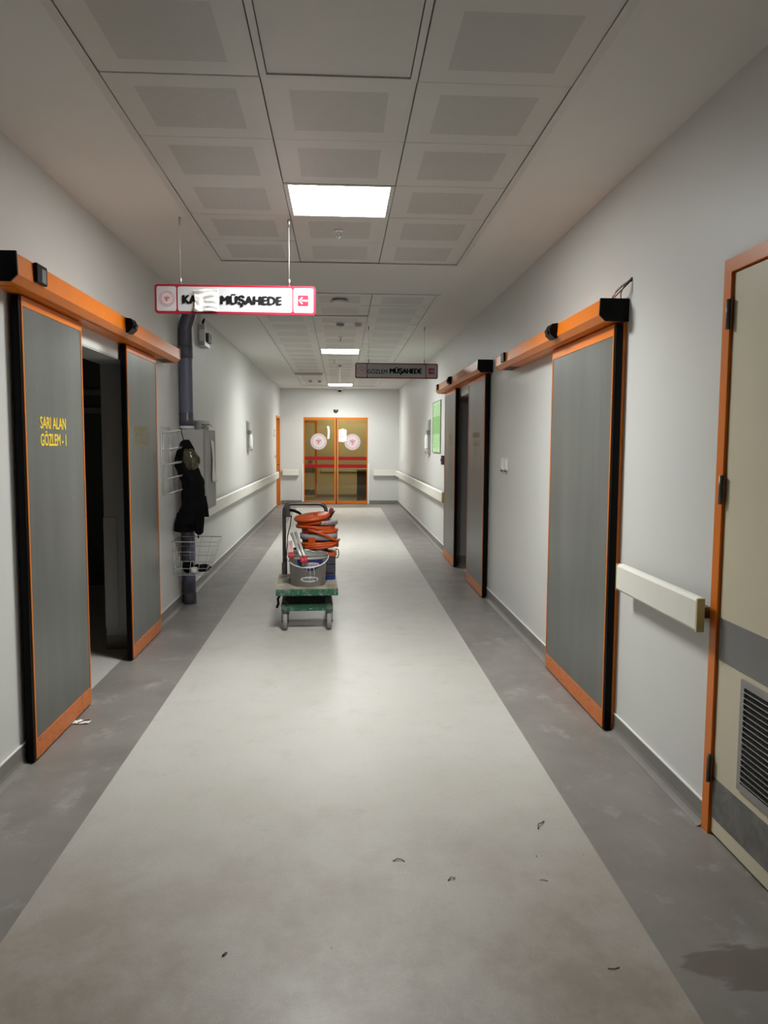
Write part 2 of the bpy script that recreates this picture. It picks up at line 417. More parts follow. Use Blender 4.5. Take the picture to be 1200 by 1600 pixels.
# ------------------------------------------------------------------ floor
mb = MB(); mb.mat('floor_dark').box(XL-T, -1.0357, YB, YF+T, -0.1, 0); mb.box(0.9634, XR+T, YB, YF+T, -0.1, 0); mb.box(-1.0357, 0.9634, 18.62, YF+T, -0.1, 0)
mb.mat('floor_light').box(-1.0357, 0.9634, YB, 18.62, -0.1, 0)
struct(mb.build('floor'), 'corridor floor of pale vinyl with grey vinyl borders', 'floor')
mb = MB(); mb.mat('floor_light').box(-6.2, XL-T, 2.6, 8.6, -0.1, 0); mb.box(XL-T, XL-0.035, 4.46, 5.75, -0.001, 0.001)
mb.box(XR+T, 6.0, 7.2, 11.2, -0.1, 0); mb.box(XR+.035, XR+T, 8.45, 9.85, -.001, .001)
struct(mb.build('floor'), 'pale floor inside the dark rooms beyond the sliding doors', 'floor')
mb = MB(); mb.mat('floor_dark').box(-2.6, 2.4, YF+T, 23, -0.1, 0)
struct(mb.build('floor'), 'floor beyond the glass doors', 'floor')

# ------------------------------------------------------------------ walls
LO0, LO1, LOZ = 4.42, 5.78, 2.10            # left room opening
FD0, FD1, FDZ = 18.42, 19.36, 2.14          # far left door
RO0, RO1, ROZ = 8.42, 9.88, 2.12            # right room opening
RD0, RD1, RDZ = 1.93, 2.905, 2.195          # near right hinged door
mb = MB(); mb.mat('wall')
for y0, y1, z0 in ((YB, LO0, 0), (LO0, LO1, LOZ), (LO1, FD0, 0), (FD0, FD1, FDZ), (FD1, YF, 0)):
    mb.box(XL-T, XL, y0, y1, z0, H)
struct(mb.build('wall_left'), 'white painted corridor wall with the pipe and the lettered doors', 'wall')
mb = MB(); mb.mat('wall')
for y0, y1, z0 in ((YB, RD0, 0), (RD0, RD1, RDZ), (RD1, RO0, 0), (RO0, RO1, ROZ), (RO1, YF, 0)):
    mb.box(XR, XR+T, y0, y1, z0, H)
struct(mb.build('wall_right'), 'white painted corridor wall with the cream hinged door', 'wall')
DX0, DX1, DZ = -0.93, 0.685, 2.19
mb = MB(); mb.mat('wall').box(XL-T, DX0, YF, YF+.2, 0, H); mb.box(DX1, XR+T, YF, YF+.2, 0, H); mb.box(DX0, DX1, YF, YF+.2, DZ, H)
struct(mb.build('wall_far'), 'end wall of the corridor around the glass doors', 'wall')
mb = MB(); mb.mat('wall').box(XL-T, XR+T, YB-.2, YB, 0, H)
struct(mb.build('wall_back'), 'wall closing the corridor', 'wall')
# dark rooms and the lobby beyond the glass
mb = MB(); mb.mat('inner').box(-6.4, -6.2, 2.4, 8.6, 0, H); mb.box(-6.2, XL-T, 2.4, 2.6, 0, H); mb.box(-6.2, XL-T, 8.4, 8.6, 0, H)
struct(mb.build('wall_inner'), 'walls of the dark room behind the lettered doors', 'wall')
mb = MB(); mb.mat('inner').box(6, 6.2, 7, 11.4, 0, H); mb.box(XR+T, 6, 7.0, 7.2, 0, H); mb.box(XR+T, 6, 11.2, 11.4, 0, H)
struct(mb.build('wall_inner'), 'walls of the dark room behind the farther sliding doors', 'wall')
mb = MB(); mb.mat('cream_door').box(-2.6, 2.4, 22.1, 22.3, 0, H); mb.box(-2.8, -2.6, YF+.2, 22.3, 0, H); mb.box(2.4, 2.6, YF+.2, 22.3, 0, H)
struct(mb.build('wall_lobby'), 'beige lobby walls seen through the tinted glass', 'wall')
# reveals of the two room openings
mb = MB(); mb.mat('reveal').box(XL-T-.002, XL-.001, LO1-.012, LO1+.001, 0.1, LOZ); mb.box(XL-T-.002, XL-.001, LO0-.001, LO0+.012, 0.1, LOZ); mb.box(XL-T-.002, XL-.001, LO0, LO1, LOZ-.012, LOZ+.001)
mb.mat('skirt').box(XL-T-.002, XL-.001, LO1-.016, LO1+.001, 0, 0.1)
struct(mb.build('trim_1'), 'grey lining of the opening into the dark room', 'trim')
mb = MB(); mb.mat('reveal').box(XR+.001, XR+T, RO1-.012, RO1+.001, 0.1, ROZ); mb.box(XR+.001, XR+T, RO0-.001, RO0+.012, 0.1, ROZ); mb.box(XR+.001, XR+T, RO0, RO1, ROZ-.012, ROZ+.001)
mb.mat('skirt').box(XR+.001, XR+T, RO1-.016, RO1+.001, 0, .1)
struct(mb.build('trim_2'), 'grey lining of the farther sliding door opening', 'trim')
# corner guard inside the left opening
mb = MB(); mb.mat('cabinet').box(XL-T-.004, XL-.13, LO1-.020, LO1-.012, .16, .98, .003)
mb.box(XL-T-.006, XL-T+.002, LO1-.020, LO1+.04, .16, .98, .002)
tag(mb.build('corner_guard', origin=(XL-.17, LO1-.02, .16)), 'grey plastic corner guard inside the dark doorway', 'corner guard')
for x0, nm in ((DX0-.045, 'white strip corner guard beside the glass doors, nearer the orange door'), (DX1, 'white strip corner guard beside the glass doors, nearer the green notice wall')):
    mb = MB(); mb.mat('white').box(x0, x0+.045, YF-.012, YF-.001, .03, 1.04, .004)
    tag(mb.build('corner_guard', origin=(x0, YF-.01, .03)), nm, 'corner guard')

# ------------------------------------------------------------------ skirting
def skirt(mb, side, y0, y1):
    x = XL if side == 'L' else XR; s = 1 if side == 'L' else -1
    mb.mat('skirt').box(x+s*.001, x+s*.007, y0, y1, 0, .098)
    # coved foot
    a = Vector((x, y0, 0)); pts = [(0, .035), (.006, .035), (.010, .018), (.018, .009), (.034, .002), (.034, 0), (0, 0)]
    mb.prism([(p[0]*s, p[1]) for p in pts], (x+s*.001, y0, 0), (1, 0, 0), (0, 0, 1), (0, 1, 0), y1-y0)
    mb.mat('white').box(x+s*.001, x+s*.010, y0, y1, .096, .104, .002)
mb = MB()
for a, b in ((YB, LO0), (LO1, FD0-.06), (FD1+.06, YF)): skirt(mb, 'L', a, b)
struct(mb.build('baseboard_left'), 'grey coved skirting with a white bead', 'baseboard')
mb = MB()
for a, b in ((YB, RD0-.06), (RD1+.026, RO0), (RO1, YF)): skirt(mb, 'R', a, b)
struct(mb.build('baseboard_right'), 'grey coved skirting with a white bead', 'baseboard')
mb = MB(); mb.mat('skirt').box(XL, DX0-.045, YF-.008, YF-.001, 0, .1); mb.box(DX1+.045, XR, YF-.008, YF-.001, 0, .1)
mb.box(-2.6, 2.4, 22.085, 22.1, 0, .1)
struct(mb.build('baseboard_far'), 'grey skirting along the end wall', 'baseboard')

# ------------------------------------------------------------------ ceiling
TX0 = -0.907; TY1 = 3.0913 - 3*0.6; N1 = 8; TY2 = 7.33; N2 = 19
I1 = (TX0-.032, TX0+1.8+.032, TY1-.032, TY1+N1*.6+.032); I2 = (TX0-.032, TX0+1.8+.032, TY2-.032, TY2+N2*.6+.032)
mb = MB(); mb.mat('ceil')
mb.box(XL-T, I1[0], YB, YF+.2, H, H+.12); mb.box(I1[1], XR+T, YB, YF+.2, H, H+.12)
for a, b in ((YB, I1[2]), (I1[3], I2[2]), (I2[3], YF+.2)): mb.box(I1[0], I1[1], a, b, H, H+.12)
mb.box(-6.4, XL-T, 2.4, 8.6, H, H+.1); mb.box(XR+T, 6.2, 7, 11.4, H, H+.1); mb.box(-2.8, 2.6, YF+.2, 22.3, H, H+.1)
struct(mb.build('ceiling'), 'plain plaster ceiling border of the corridor', 'ceiling')
mb = MB(); mb.mat('gap')
for I in (I1, I2): mb.box(I[0], I[1], I[2], I[3], H+.06, H+.10)
struct(mb.build('ceiling'), 'dark void above the ceiling tiles', 'ceiling')
M['tile_a'] = tile_mat(TX0, TY1, 'perforated_metal_tile'); M['tile_b'] = tile_mat(TX0, TY2, 'perforated_metal_tile_far')
LIGHTS = {('a', 1, 5), ('b', 1, 7), ('b', 1, 18)}
ACCESS = ('a', 1, 2)
def tiles(key, y0, n, mat):
    mb = MB(); mb.mat(mat)
    for j in range(n):
        for i in range(3):
            if (key, i, j) in LIGHTS or (key, i, j) == ACCESS: continue
            g = .0022
            x, y = TX0+.6*i, y0+.6*j
            dz = random.uniform(0, .0025); tx = random.uniform(-.002, .002); ty = random.uniform(-.003, .003)
            if key == 'a' and (i, j) == (1, 3): ty = -.006
            if key == 'b' and (i, j) == (1, 2): ty = .012; dz = -.008
            if key == 'b' and (i, j) == (2, 3): tx = .007
            rot = Matrix.Rotation(tx, 3, 'Y') @ Matrix.Rotation(ty, 3, 'X')
            mb.box(x+g, x+.6-g, y+g, y+.6-g, H+dz, H+.02+dz, .002, rot, (x+.3, y+.3, H+dz), seg=1)
    return mb
struct(tiles('a', TY1, N1, 'tile_a').build('ceiling'), 'perforated white metal ceiling tiles near the first lamp', 'ceiling')
struct(tiles('b', TY2, N2, 'tile_b').build('ceiling'), 'long field of perforated white metal ceiling tiles behind the hanging signs', 'ceiling')
mb = MB(); mb.mat('metal_white')
for I in (I1, I2):
    e = .0345; z0, z1 = H-.006, H-.0012
    mb.box(I[0], I[0]+e, I[2], I[3], z0, z1, .002); mb.box(I[1]-e, I[1], I[2], I[3], z0, z1, .002)
    mb.box(I[0]+e, I[1]-e, I[2], I[2]+e, z0, z1, .002); mb.box(I[0]+e, I[1]-e, I[3]-e, I[3], z0, z1, .002)
struct(mb.build('trim_3'), 'white metal edge profile around the tile fields', 'trim')
# access panel
ax, ay = TX0+.6, TY1+1.2
r = root('access_panel', (ax+.3, ay+.3, H), 'blank square access panel without holes in the near ceiling tiles', 'access panel')
mb = MB(); mb.mat('metal_white')
for b in ((ax+.003, ax+.597, ay+.003, ay+.028), (ax+.003, ax+.597, ay+.572, ay+.597), (ax+.003, ax+.028, ay+.028, ay+.572), (ax+.572, ax+.597, ay+.028, ay+.572)):
    mb.box(*b, H-.003, H+.012, .001)
mb.build('frame', r)
mb = MB(); mb.mat('metal_white').box(ax+.031, ax+.569, ay+.031, ay+.569, H+.002, H+.014, .002); mb.build('hatch', r)
# LED panels
def led(cx, cy, label, mat='panel', z=H, k=1.0):
    r = root('ceiling_light', (cx, cy, z), label, 'ceiling light')
    mb = MB(); mb.mat('metal_white')
    a, b = .297, .274
    for q in ((cx-a, cx+a, cy-a, cy-b), (cx-a, cx+a, cy+b, cy+a), (cx-a, cx-b, cy-b, cy+b), (cx+b, cx+a, cy-b, cy+b)): mb.box(*q, z-.002, z+.014, .001)
    mb.box(cx-a, cx+a, cy-a, cy+a, z+.016, z+.05)
    mb.build('frame', r)
    mb = MB(); mb.mat(mat).box(cx-b, cx+b, cy-b, cy+b, z+.002, z+.010); mb.build('diffuser', r)
    L = bpy.data.lights.new('led_lamp', 'AREA'); L.shape = 'SQUARE'; L.size = 2*b-.02; L.energy = PANEL_WATTS*k; L.color = LED_COLOR
    L.spread = math.radians(PANEL_SPREAD)
    lo = bpy.data.objects.new('led_lamp', L); COL.objects.link(lo); lo.parent = r; lo.location = (0, 0, 0.0005)
led(TX0+.9, TY1+5.5*.6, 'large lit square ceiling lamp, nearest, in front of the hanging sign with the taped paper')
led(TX0+.9, TY2+7.5*.6, 'lit ceiling lamp halfway down the corridor, above and beside the GÖZLEM sign', k=.9)
led(TX0+.9, TY2+18.5*.6, 'lit ceiling lamp farthest down the corridor, by the dome camera', k=.7)
mb = MB()
r = root('ceiling_light', (0.2, 21.1, H-.03), 'unseen lamp added to light the lobby beyond the glass doors', 'ceiling light')  # unseen panel added so the room behind the glass is lit
mb.mat('metal_white').box(-.12, .52, 20.8, 21.4, H-.03, H-.002, .003); mb.build('frame', r)
mb = MB(); mb.mat('lobby_fill').box(-.08, .48, 20.84, 21.36, H-.036, H-.031); mb.build('diffuser', r)

# ------------------------------------------------------------------ small ceiling fittings
def sprinkler(x, y, label, z=H):
    r = root('sprinkler', (x, y, z), label, 'sprinkler')
    MB().mat('white').lathe([(0, 0), (.034, 0), (.034, -.003), (.022, -.010), (.012, -.012), (0, -.012)], (x, y, z), 24).build('rosette', r)
    mb = MB(); mb.mat('chrome').lathe([(0, -.010), (.009, -.010), (.009, -.026), (0, -.026)], (x, y, z), 12)
    mb.tube([(x-.008, y, z-.024), (x-.013, y, z-.038), (x-.004, y, z-.052)], .002, 6).tube([(x+.008, y, z-.024), (x+.013, y, z-.038), (x+.004, y, z-.052)], .002, 6)
    mb.tube([(x, y, z-.024), (x, y, z-.05)], .0025, 6)
    mb.lathe([(0, -.050), (.016, -.052), (.016, -.054), (0, -.056)], (x, y, z), 16); mb.build('head', r)
sprinkler(-.014, 5.19, 'small sprinkler head just behind the nearest ceiling lamp')
sprinkler(-.002, 10.25, 'small sprinkler head just in front of the middle ceiling lamp')
sprinkler(-.10, 13.0, 'small sprinkler head just behind the middle ceiling lamp')
def detector(x, y, rad, col, label, cat, name='smoke_detector'):
    r = root(name, (x, y, H), label, cat)
    MB().mat('white').lathe([(0, 0), (rad, 0), (rad, -.012), (rad*.9, -.018), (0, -.018)], (x, y, H), 28).build('base', r)
    MB().mat(col).lathe([(0, -.018), (rad*.75, -.018), (rad*.7, -.036), (rad*.45, -.048), (0, -.050)], (x, y, H), 28).build('sensor_head', r)
detector(-.005, 9.02, .062, 'band_grey', 'grey round smoke detector on the sagging ceiling tile, beside the pink tinged one', 'smoke detector')
detector(.20, 9.02, .050, 'logo_pink', 'pinkish round detector beside the grey smoke detector', 'smoke detector')
detector(-.66, 17.2, .05, 'band_grey', 'small round detector at the far end of the tiles, nearer the orange side door', 'smoke detector')
detector(-.46, 17.2, .05, 'band_grey', 'small round detector at the far end of the tiles, nearer the farthest lamp', 'smoke detector')
r = root('ceiling_speaker', (-.01, 7.63, H), 'flat round ceiling disc on the first tile of the far tile field', 'ceiling disc')
MB().mat('metal_white').lathe([(0, 0), (.062, 0), (.062, -.012), (0, -.012)], (-.01, 7.63, H), 32).build('neck', r)
MB().mat('metal_white').lathe([(0, -.018), (.05, -.012), (.088, -.014), (.09, -.018), (.06, -.026), (0, -.030)], (-.01, 7.63, H), 40).build('disc', r)
r = root('ceiling_vent', (-.6, 15.6, H), 'slotted white air grille at the far end of the tiles', 'vent')
mb = MB(); mb.mat('metal_white'); vx0, vx1, vy0, vy1 = -.93, -.33, 15.35, 15.80
for q in ((vx0, vx1, vy0, vy0+.03), (vx0, vx1, vy1-.03, vy1), (vx0, vx0+.03, vy0+.03, vy1-.03), (vx1-.03, vx1, vy0+.03, vy1-.03)): mb.box(*q, H-.010, H-.003, .002)
mb.build('frame', r)
mb = MB(); mb.mat('gap').box(vx0+.03, vx1-.03, vy0+.03, vy1-.03, H-.006, H-.003); mb.build('backing', r)
mb = MB(); mb.mat('metal_white')
for k in range(6): mb.box(vx0+.03, vx1-.03, vy0+.05+.06*k, vy0+.08+.06*k, H-.010, H-.006, 0, Matrix.Rotation(.4, 3, 'X'), (0, vy0+.065+.06*k, H-.014))
mb.build('louvre', r)
# dome camera at the end wall
r = root('dome_camera', (-.02, 19.5, H), 'small white dome camera on the ceiling at the end wall', 'camera')
MB().mat('white').lathe([(0, 0), (.07, 0), (.07, -.03), (.06, -.05), (0, -.05)], (-.02, 19.5, H), 28).build('base', r)
MB().mat('black').lathe([(.048, -.05), (.046, -.07), (.03, -.088), (0, -.095)], (-.02, 19.5, H), 24).build('lens_dome', r)
# hanging blade seen edge-on
r = root('exit_sign', (-.015, 13.9, 2.56), 'thin white hanging sign seen edge-on below the farthest ceiling lamp', 'sign')
MB().mat('dkmetal').lathe([(0, 0), (.03, 0), (.03, -.012), (0, -.014)], (-.015, 13.9, H), 16).build('ceiling_cap', r)
MB().mat('chrome').tube([(-.015, 13.9, H-.01), (-.015, 13.9, 2.84)], .004, 8).build('rod', r)
MB().mat('white').box(-.026, -.004, 13.72, 14.08, 2.58, 2.84, .004).build('sign_panel', r)

# ------------------------------------------------------------------ hanging signs
def hang_sign(x0, x1, z0, z1, y, words, arrow_right, tape, label):
    r = root('hanging_sign', ((x0+x1)/2, y, z0), label, 'sign')
    U, V, Nn = FR_CAM; w, h = x1-x0, z1-z0; cx, cz = (x0+x1)/2, (z0+z1)/2
    mb = MB(); mb.mat('sign_red').prism(rrect(w, h, .018), (cx, y+.012, cz), U, V, Nn, .024); mb.build('board', r)
    mb = MB(); mb.mat('sign_white')
    b = .013; a1, a2 = x0+h*.78, x1-h*.80
    for (q0, q1) in ((x0+b, a1-b*.35), (a1+b*.35, a2-b*.35), (a2+b*.35, x1-b)):
        mb.prism(rrect(q1-q0, h-2*b, .012), ((q0+q1)/2, y-.012, cz), U, V, Nn, .0015)
    mb.build('face', r)
    emblem(((x0+b+a1)/2, y-.0138, cz), FR_CAM, h*.275, r, disc=False, lift=.0003)
    for (s, u0, u1, v0, v1, bold) in words:
        text(s, (x0+u0*w, y-.0138, z0+v0*h), FR_CAM, (u1-u0)*w, (v1-v0)*h, 'ink', r, bold=bold)
    # arrow
    ac = ((a2+x1-b)/2, y-.0138, cz); s = h*.19
    mb = MB(); mb.mat('sign_red').prism(rrect(2*s, 2*s, .003, 2), ac, U, V, Nn, .0008)
    d = 1 if arrow_right else -1; ac2 = (ac[0], ac[1]-.0008, ac[2])
    mb.mat('sign_white').prism([(d*-.8*s, .14*s), (d*.25*s, .14*s), (d*.25*s, -.14*s), (d*-.8*s, -.14*s)][::1], ac2, U, V, Nn, .0008)
    for sg in (1, -1):
        mb.prism([(d*.80*s, 0), (d*.60*s, 0), (d*.02*s, sg*.58*s), (d*.30*s, sg*.62*s)], ac2, U, V, Nn, .0009)
    mb.build('arrow', r)
    for sx in (x0+.155*w+.005, x1-.165*w):
        wd = MB(); wd.mat('wire').tube([(sx, y, z1+.02), (sx, y, H-.02)], .0016, 6)
        wd.mat('chrome').lathe([(0, 0), (.007, 0), (.007, .045), (.003, .05), (0, .05)], (sx, y, z1-.006), 10)
        wd.lathe([(0, 0), (.007, 0), (.009, -.006), (.006, -.045), (0, -.05)], (sx, y, H), 10)
        wd.build('suspension_wire', r)
    return r
S1 = hang_sign(-1.145, -.157, 2.325, 2.50, 4.97, [('KA', .175, .262, .34, .62, .08), ('MÜŞAHEDE', .41, .785, .25, .685, .055)], False, True,
          'hanging white sign reading KA and MÜŞAHEDE with crumpled paper taped on it')
S2 = hang_sign(.172, 1.15, 2.30, 2.478, 9.28, [('GÖZLEM', .148, .385, .30, .64, .012), ('MÜŞAHEDE', .42, .80, .24, .72, .05)], True, False,
          'hanging sign reading GÖZLEM MÜŞAHEDE with an arrow, in shade')
# crumpled paper taped over the sign
def crumple(name, x0, x1, z0, z1, y, amp, seed, mat, label, cat, n=22, origin=None, keep=False):
    mb = MB(); mb.mat(mat); vs = []
    for j in range(n+1):
        row = []
        for i in range(n+1):
            u, v = i/n, j/n
            e = .02*noise.noise(Vector((u*3, v*3, seed+5)))*(1 if (i in (0, n) or j in (0, n)) else .2)
            x = x0+(x1-x0)*u + e*.7; z = z0+(z1-z0)*v + e*.7
            d = abs(noise.noise(Vector((u*1.8, v*3.6, seed)))) + .10*abs(noise.noise(Vector((u*6, v*8, seed+2))))
            row.append(mb.bm.verts.new((x, y-.002-amp*min(1, 1.6*d), z)))
        vs.append(row)
    fs = []
    for j in range(n):
        for i in range(n): fs.append(mb.bm.faces.new([vs[j][i], vs[j][i+1], vs[j+1][i+1], vs[j+1][i]]))
    mb._fin(fs, True)
    o = mb.build(name, origin=origin or ((x0+x1)/2, y, z0))
    md = o.modifiers.new('thick', 'SOLIDIFY'); md.thickness = .0006
    return tag(o, label, cat)
crumple('paper_sheet', -.905, -.755, 2.335, 2.468, 4.955, .016, 3.3, 'paper', 'crumpled white paper stuck on the KA MÜŞAHEDE sign', 'paper')

# ------------------------------------------------------------------ sliding doors
def operator_header(side, y0, y1, z0, z1, sensor_y, sel_y, label, black_near=True, black_far=False):
    s = 1 if side == 'L' else -1; x = XL if side == 'L' else XR; dp = .150; ch = .030
    r = root('door_operator', (x, (y0+y1)/2, z0), label, 'door operator')
    prof = [(.001, 0), (dp-ch, 0), (dp, ch), (dp-.004, z1-z0-.006), (dp-.012, z1-z0), (.001, z1-z0)]
    mb = MB(); mb.mat('orange').prism([(p[0]*s, p[1]) for p in prof], (x, y0, z0), (1, 0, 0), (0, 0, 1), (0, 1, 0), y1-y0); mb.build('housing', r)
    pe = [(.001, -.002), (dp-ch+.002, -.002), (dp+.003, ch-.002), (dp, z1-z0+.002), (.001, z1-z0+.002)]
    for cond, ya in ((black_near, y0-.012), (True, y1)):
        mb = MB(); mb.mat('black' if (cond and ya < y1) or black_far else 'orange').prism([(p[0]*s, p[1]) for p in pe], (x, ya, z0), (1, 0, 0), (0, 0, 1), (0, 1, 0), .012)
        mb.build('end_cap', r, label='black end cap' if ya < y1 else None)
    # underside guide rail
    mb = MB(); mb.mat('orange').box(x+s*.02, x+s*.10, y0+.1, y1-.34, z0-.003, z0-.0005); mb.mat('black').box(x+s*.02, x+s*.10, y1-.34, y1-.06, z0-.003, z0-.0005); mb.build('guide_rail', r)
    # motion sensor: wedge-shaped pod
    f = x+s*dp; zc = (z0+z1)/2+.008
    t = root_like(MB(), 'black')
    t.prism([(0, .045), (.035*s, .040), (.052*s, .006), (.045*s, -.022), (.018*s, -.046), (0, -.046)], (f-s*.003, sensor_y-.058, zc), (1, 0, 0), (0, 0, 1), (0, 1, 0), .116)
    t.lathe([(0, -.056), (.026, -.05), (.030, 0), (.026, .05), (0, .056)], (f+s*.022, sensor_y, zc-.002), 20, 'y')
    t.build('motion_sensor', r)
    t = MB(); t.mat('black').box(f-s*.001, f+s*.016, sel_y-.06, sel_y+.06, z0+ch+.004, z1-.004, .007, seg=3)
    sel = t.build('selector_panel', r)
    t = MB(); t.mat('ink_grey').box(f+s*.0155, f+s*.0165, sel_y-.005, sel_y+.045, z0+ch+.012, z1-.02); t.build('display', sel)
    return r
def root_like(mb, mat): mb.mat(mat); return mb
def sliding_leaf(n, side, face_x, y0, y1, z1, near_gasket, label, top=.045, words=None, wmat='yellow', scratch=False):
    s = 1 if side == 'L' else -1; th = .036; xb = face_x - s*th
    r = root('door_%d' % n, (face_x, (y0+y1)/2, 0.012), label, 'door', kind='structure')
    z0 = .012; e = .0135
    mb = MB(); mb.mat('leaf').box(xb+s*.004, face_x-s*.003, y0+e, y1-e, z0+.095, z1-top, .001); mb.build('panel', r)
    mb = MB(); mb.mat('orange').box(xb, face_x, y0, y0+e, z0, z1, .002); mb.box(xb, face_x, y1-e, y1, z0, z1, .002); mb.box(xb, face_x, y0+e, y1-e, z1-top, z1, .002)
    mb.mat('orange_worn').box(xb, face_x, y0+e, y1-e, z0, z0+.096, .002)
    mb.build('frame', r)
    mb = MB(); mb.mat('rubber').box(xb-s*.004, face_x-s*.004, y0-.022, y0-.0005, z0-.006, z1, .006); mb.build('gasket', r, label='black rubber edge seal')
    mb = MB(); mb.mat('rubber').box(xb+s*.01, face_x-s*.01, y0, y1, .002, z0); mb.build('bottom_seal', r)
    if words:
        fr = FR_LEFT if side == 'L' else FR_RIGHT
        for (t, ya, w, zb, h) in words:
            text(t, (face_x-s*.003, ya, zb), fr, w, h, wmat, r, bold=.030, depth=.0004)
    return r
# left pair
operator_header('L', 3.425, 6.74, 2.20, 2.322, 5.14, 3.66, 'long orange door operator above the doors lettered SARI ALAN')
sliding_leaf(1, 'L', -1.450, 3.69, 4.515, 2.19, True, 'grey sliding door with orange frame lettered SARI ALAN GÖZLEM - 1, nearer of the pair',
             words=[('SARI ALAN', 3.875, .35, 1.592, .058), ('GÖZLEM - 1', 3.875, .35, 1.508, .072)], top=.045)
sliding_leaf(2, 'L', -1.450, 5.445, 6.285, 2.19, True, 'grey sliding door lettered SARI ALAN GÖZLEM - 1, beside the wire rack',
             words=[('SARI ALAN', 5.60, .40, 1.588, .058), ('GÖZLEM - 1', 5.60, .40, 1.505, .072)], wmat='yellow_faint')
# right single
operator_header('R', 3.965, 6.62, 2.158, 2.268, 4.80, 6.30, 'orange door operator with loose wires above the single grey door')
sliding_leaf(3, 'R', 1.405, 3.995, 5.165, 2.148, True, 'wide grey sliding door with scuffed orange frame and black edge, shut', top=.06)
# right far pair
operator_header('R', 7.515, 10.77, 2.222, 2.340, 9.35, 10.6, 'orange door operator above the pair of doors past the wall switch')
sliding_leaf(4, 'R', 1.405, 7.60, 8.56, 2.212, True, 'grey sliding door past the wall switches, nearer leaf of the farther pair',
             words=[('SARI ALAN', 8.25, .40, 1.60, .058), ('GÖZLEM', 8.25, .40, 1.51, .07)], wmat='yellow_faint')
sliding_leaf(5, 'R', 1.405, 9.56, 10.50, 2.212, True, 'grey sliding door beside the green notice, farther leaf of its pair',
             words=[('SARI ALAN', 10.2, .38, 1.60, .058), ('GÖZLEM', 10.2, .38, 1.51, .07)], wmat='yellow_faint')
# fixed orange jamb posts behind the closing edges
mb = MB(); mb.mat('orange').box(1.447, XR-.001, 3.978, 4.03, 0, 2.155, .003)
struct(mb.build('trim_4'), 'orange jamb post behind the black edge of the wide grey door', 'trim')
mb = MB(); mb.mat('orange').box(1.435, XR-.001, RO1, RO1+.05, 0, 2.2, .003); mb.box(1.446, XR-.001, RO0-.05, RO0, 0, 2.2, .003)
struct(mb.build('trim_5'), 'orange jamb posts of the farther sliding door opening', 'trim')
# loose wires and wall hole
r = root('loose_wires', (XR, 3.9, 2.27), 'thin loose wires running from a hole in the wall to the near black end cap', 'wires')
for k, (dy, dx, mat) in enumerate(((.30, .03, 'dk_red'), (.22, .05, 'dkmetal'), (.12, .06, 'white'), (.05, .03, 'dkmetal'))):
    p = []
    for i in range(9):
        u = i/8; p.append((XR-.004-dx*math.sin(PI*u)*.9-.03*u, 3.93+dy*u*u, 2.355-.085*u-.012*math.sin(PI*u)+.004*k*(1-u)))
    MB().mat(mat).tube(p, .0032, 6).build('wire', r)
MB().mat('gap').lathe([(0, 0), (.012, 0), (.010, .002), (0, .002)], (XR-.002, 3.93, 2.36), 10, 'x').build('wall_hole', r)
r = root('cable_clip', (XR-.02, 5.0, 2.272), 'small tangle of cable ends sticking up behind the operator over the wide grey door', 'wires')
MB().mat('dkmetal').tube([(XR-.02, 4.9, 2.27), (XR-.03, 4.92, 2.30), (XR-.02, 4.96, 2.305), (XR-.03, 5.0, 2.275)], .004, 6).build('loop', r)
MB().mat('black').tube([(XR-.02, 5.1, 2.27), (XR-.035, 5.09, 2.315)], .006, 6).build('stub', r)

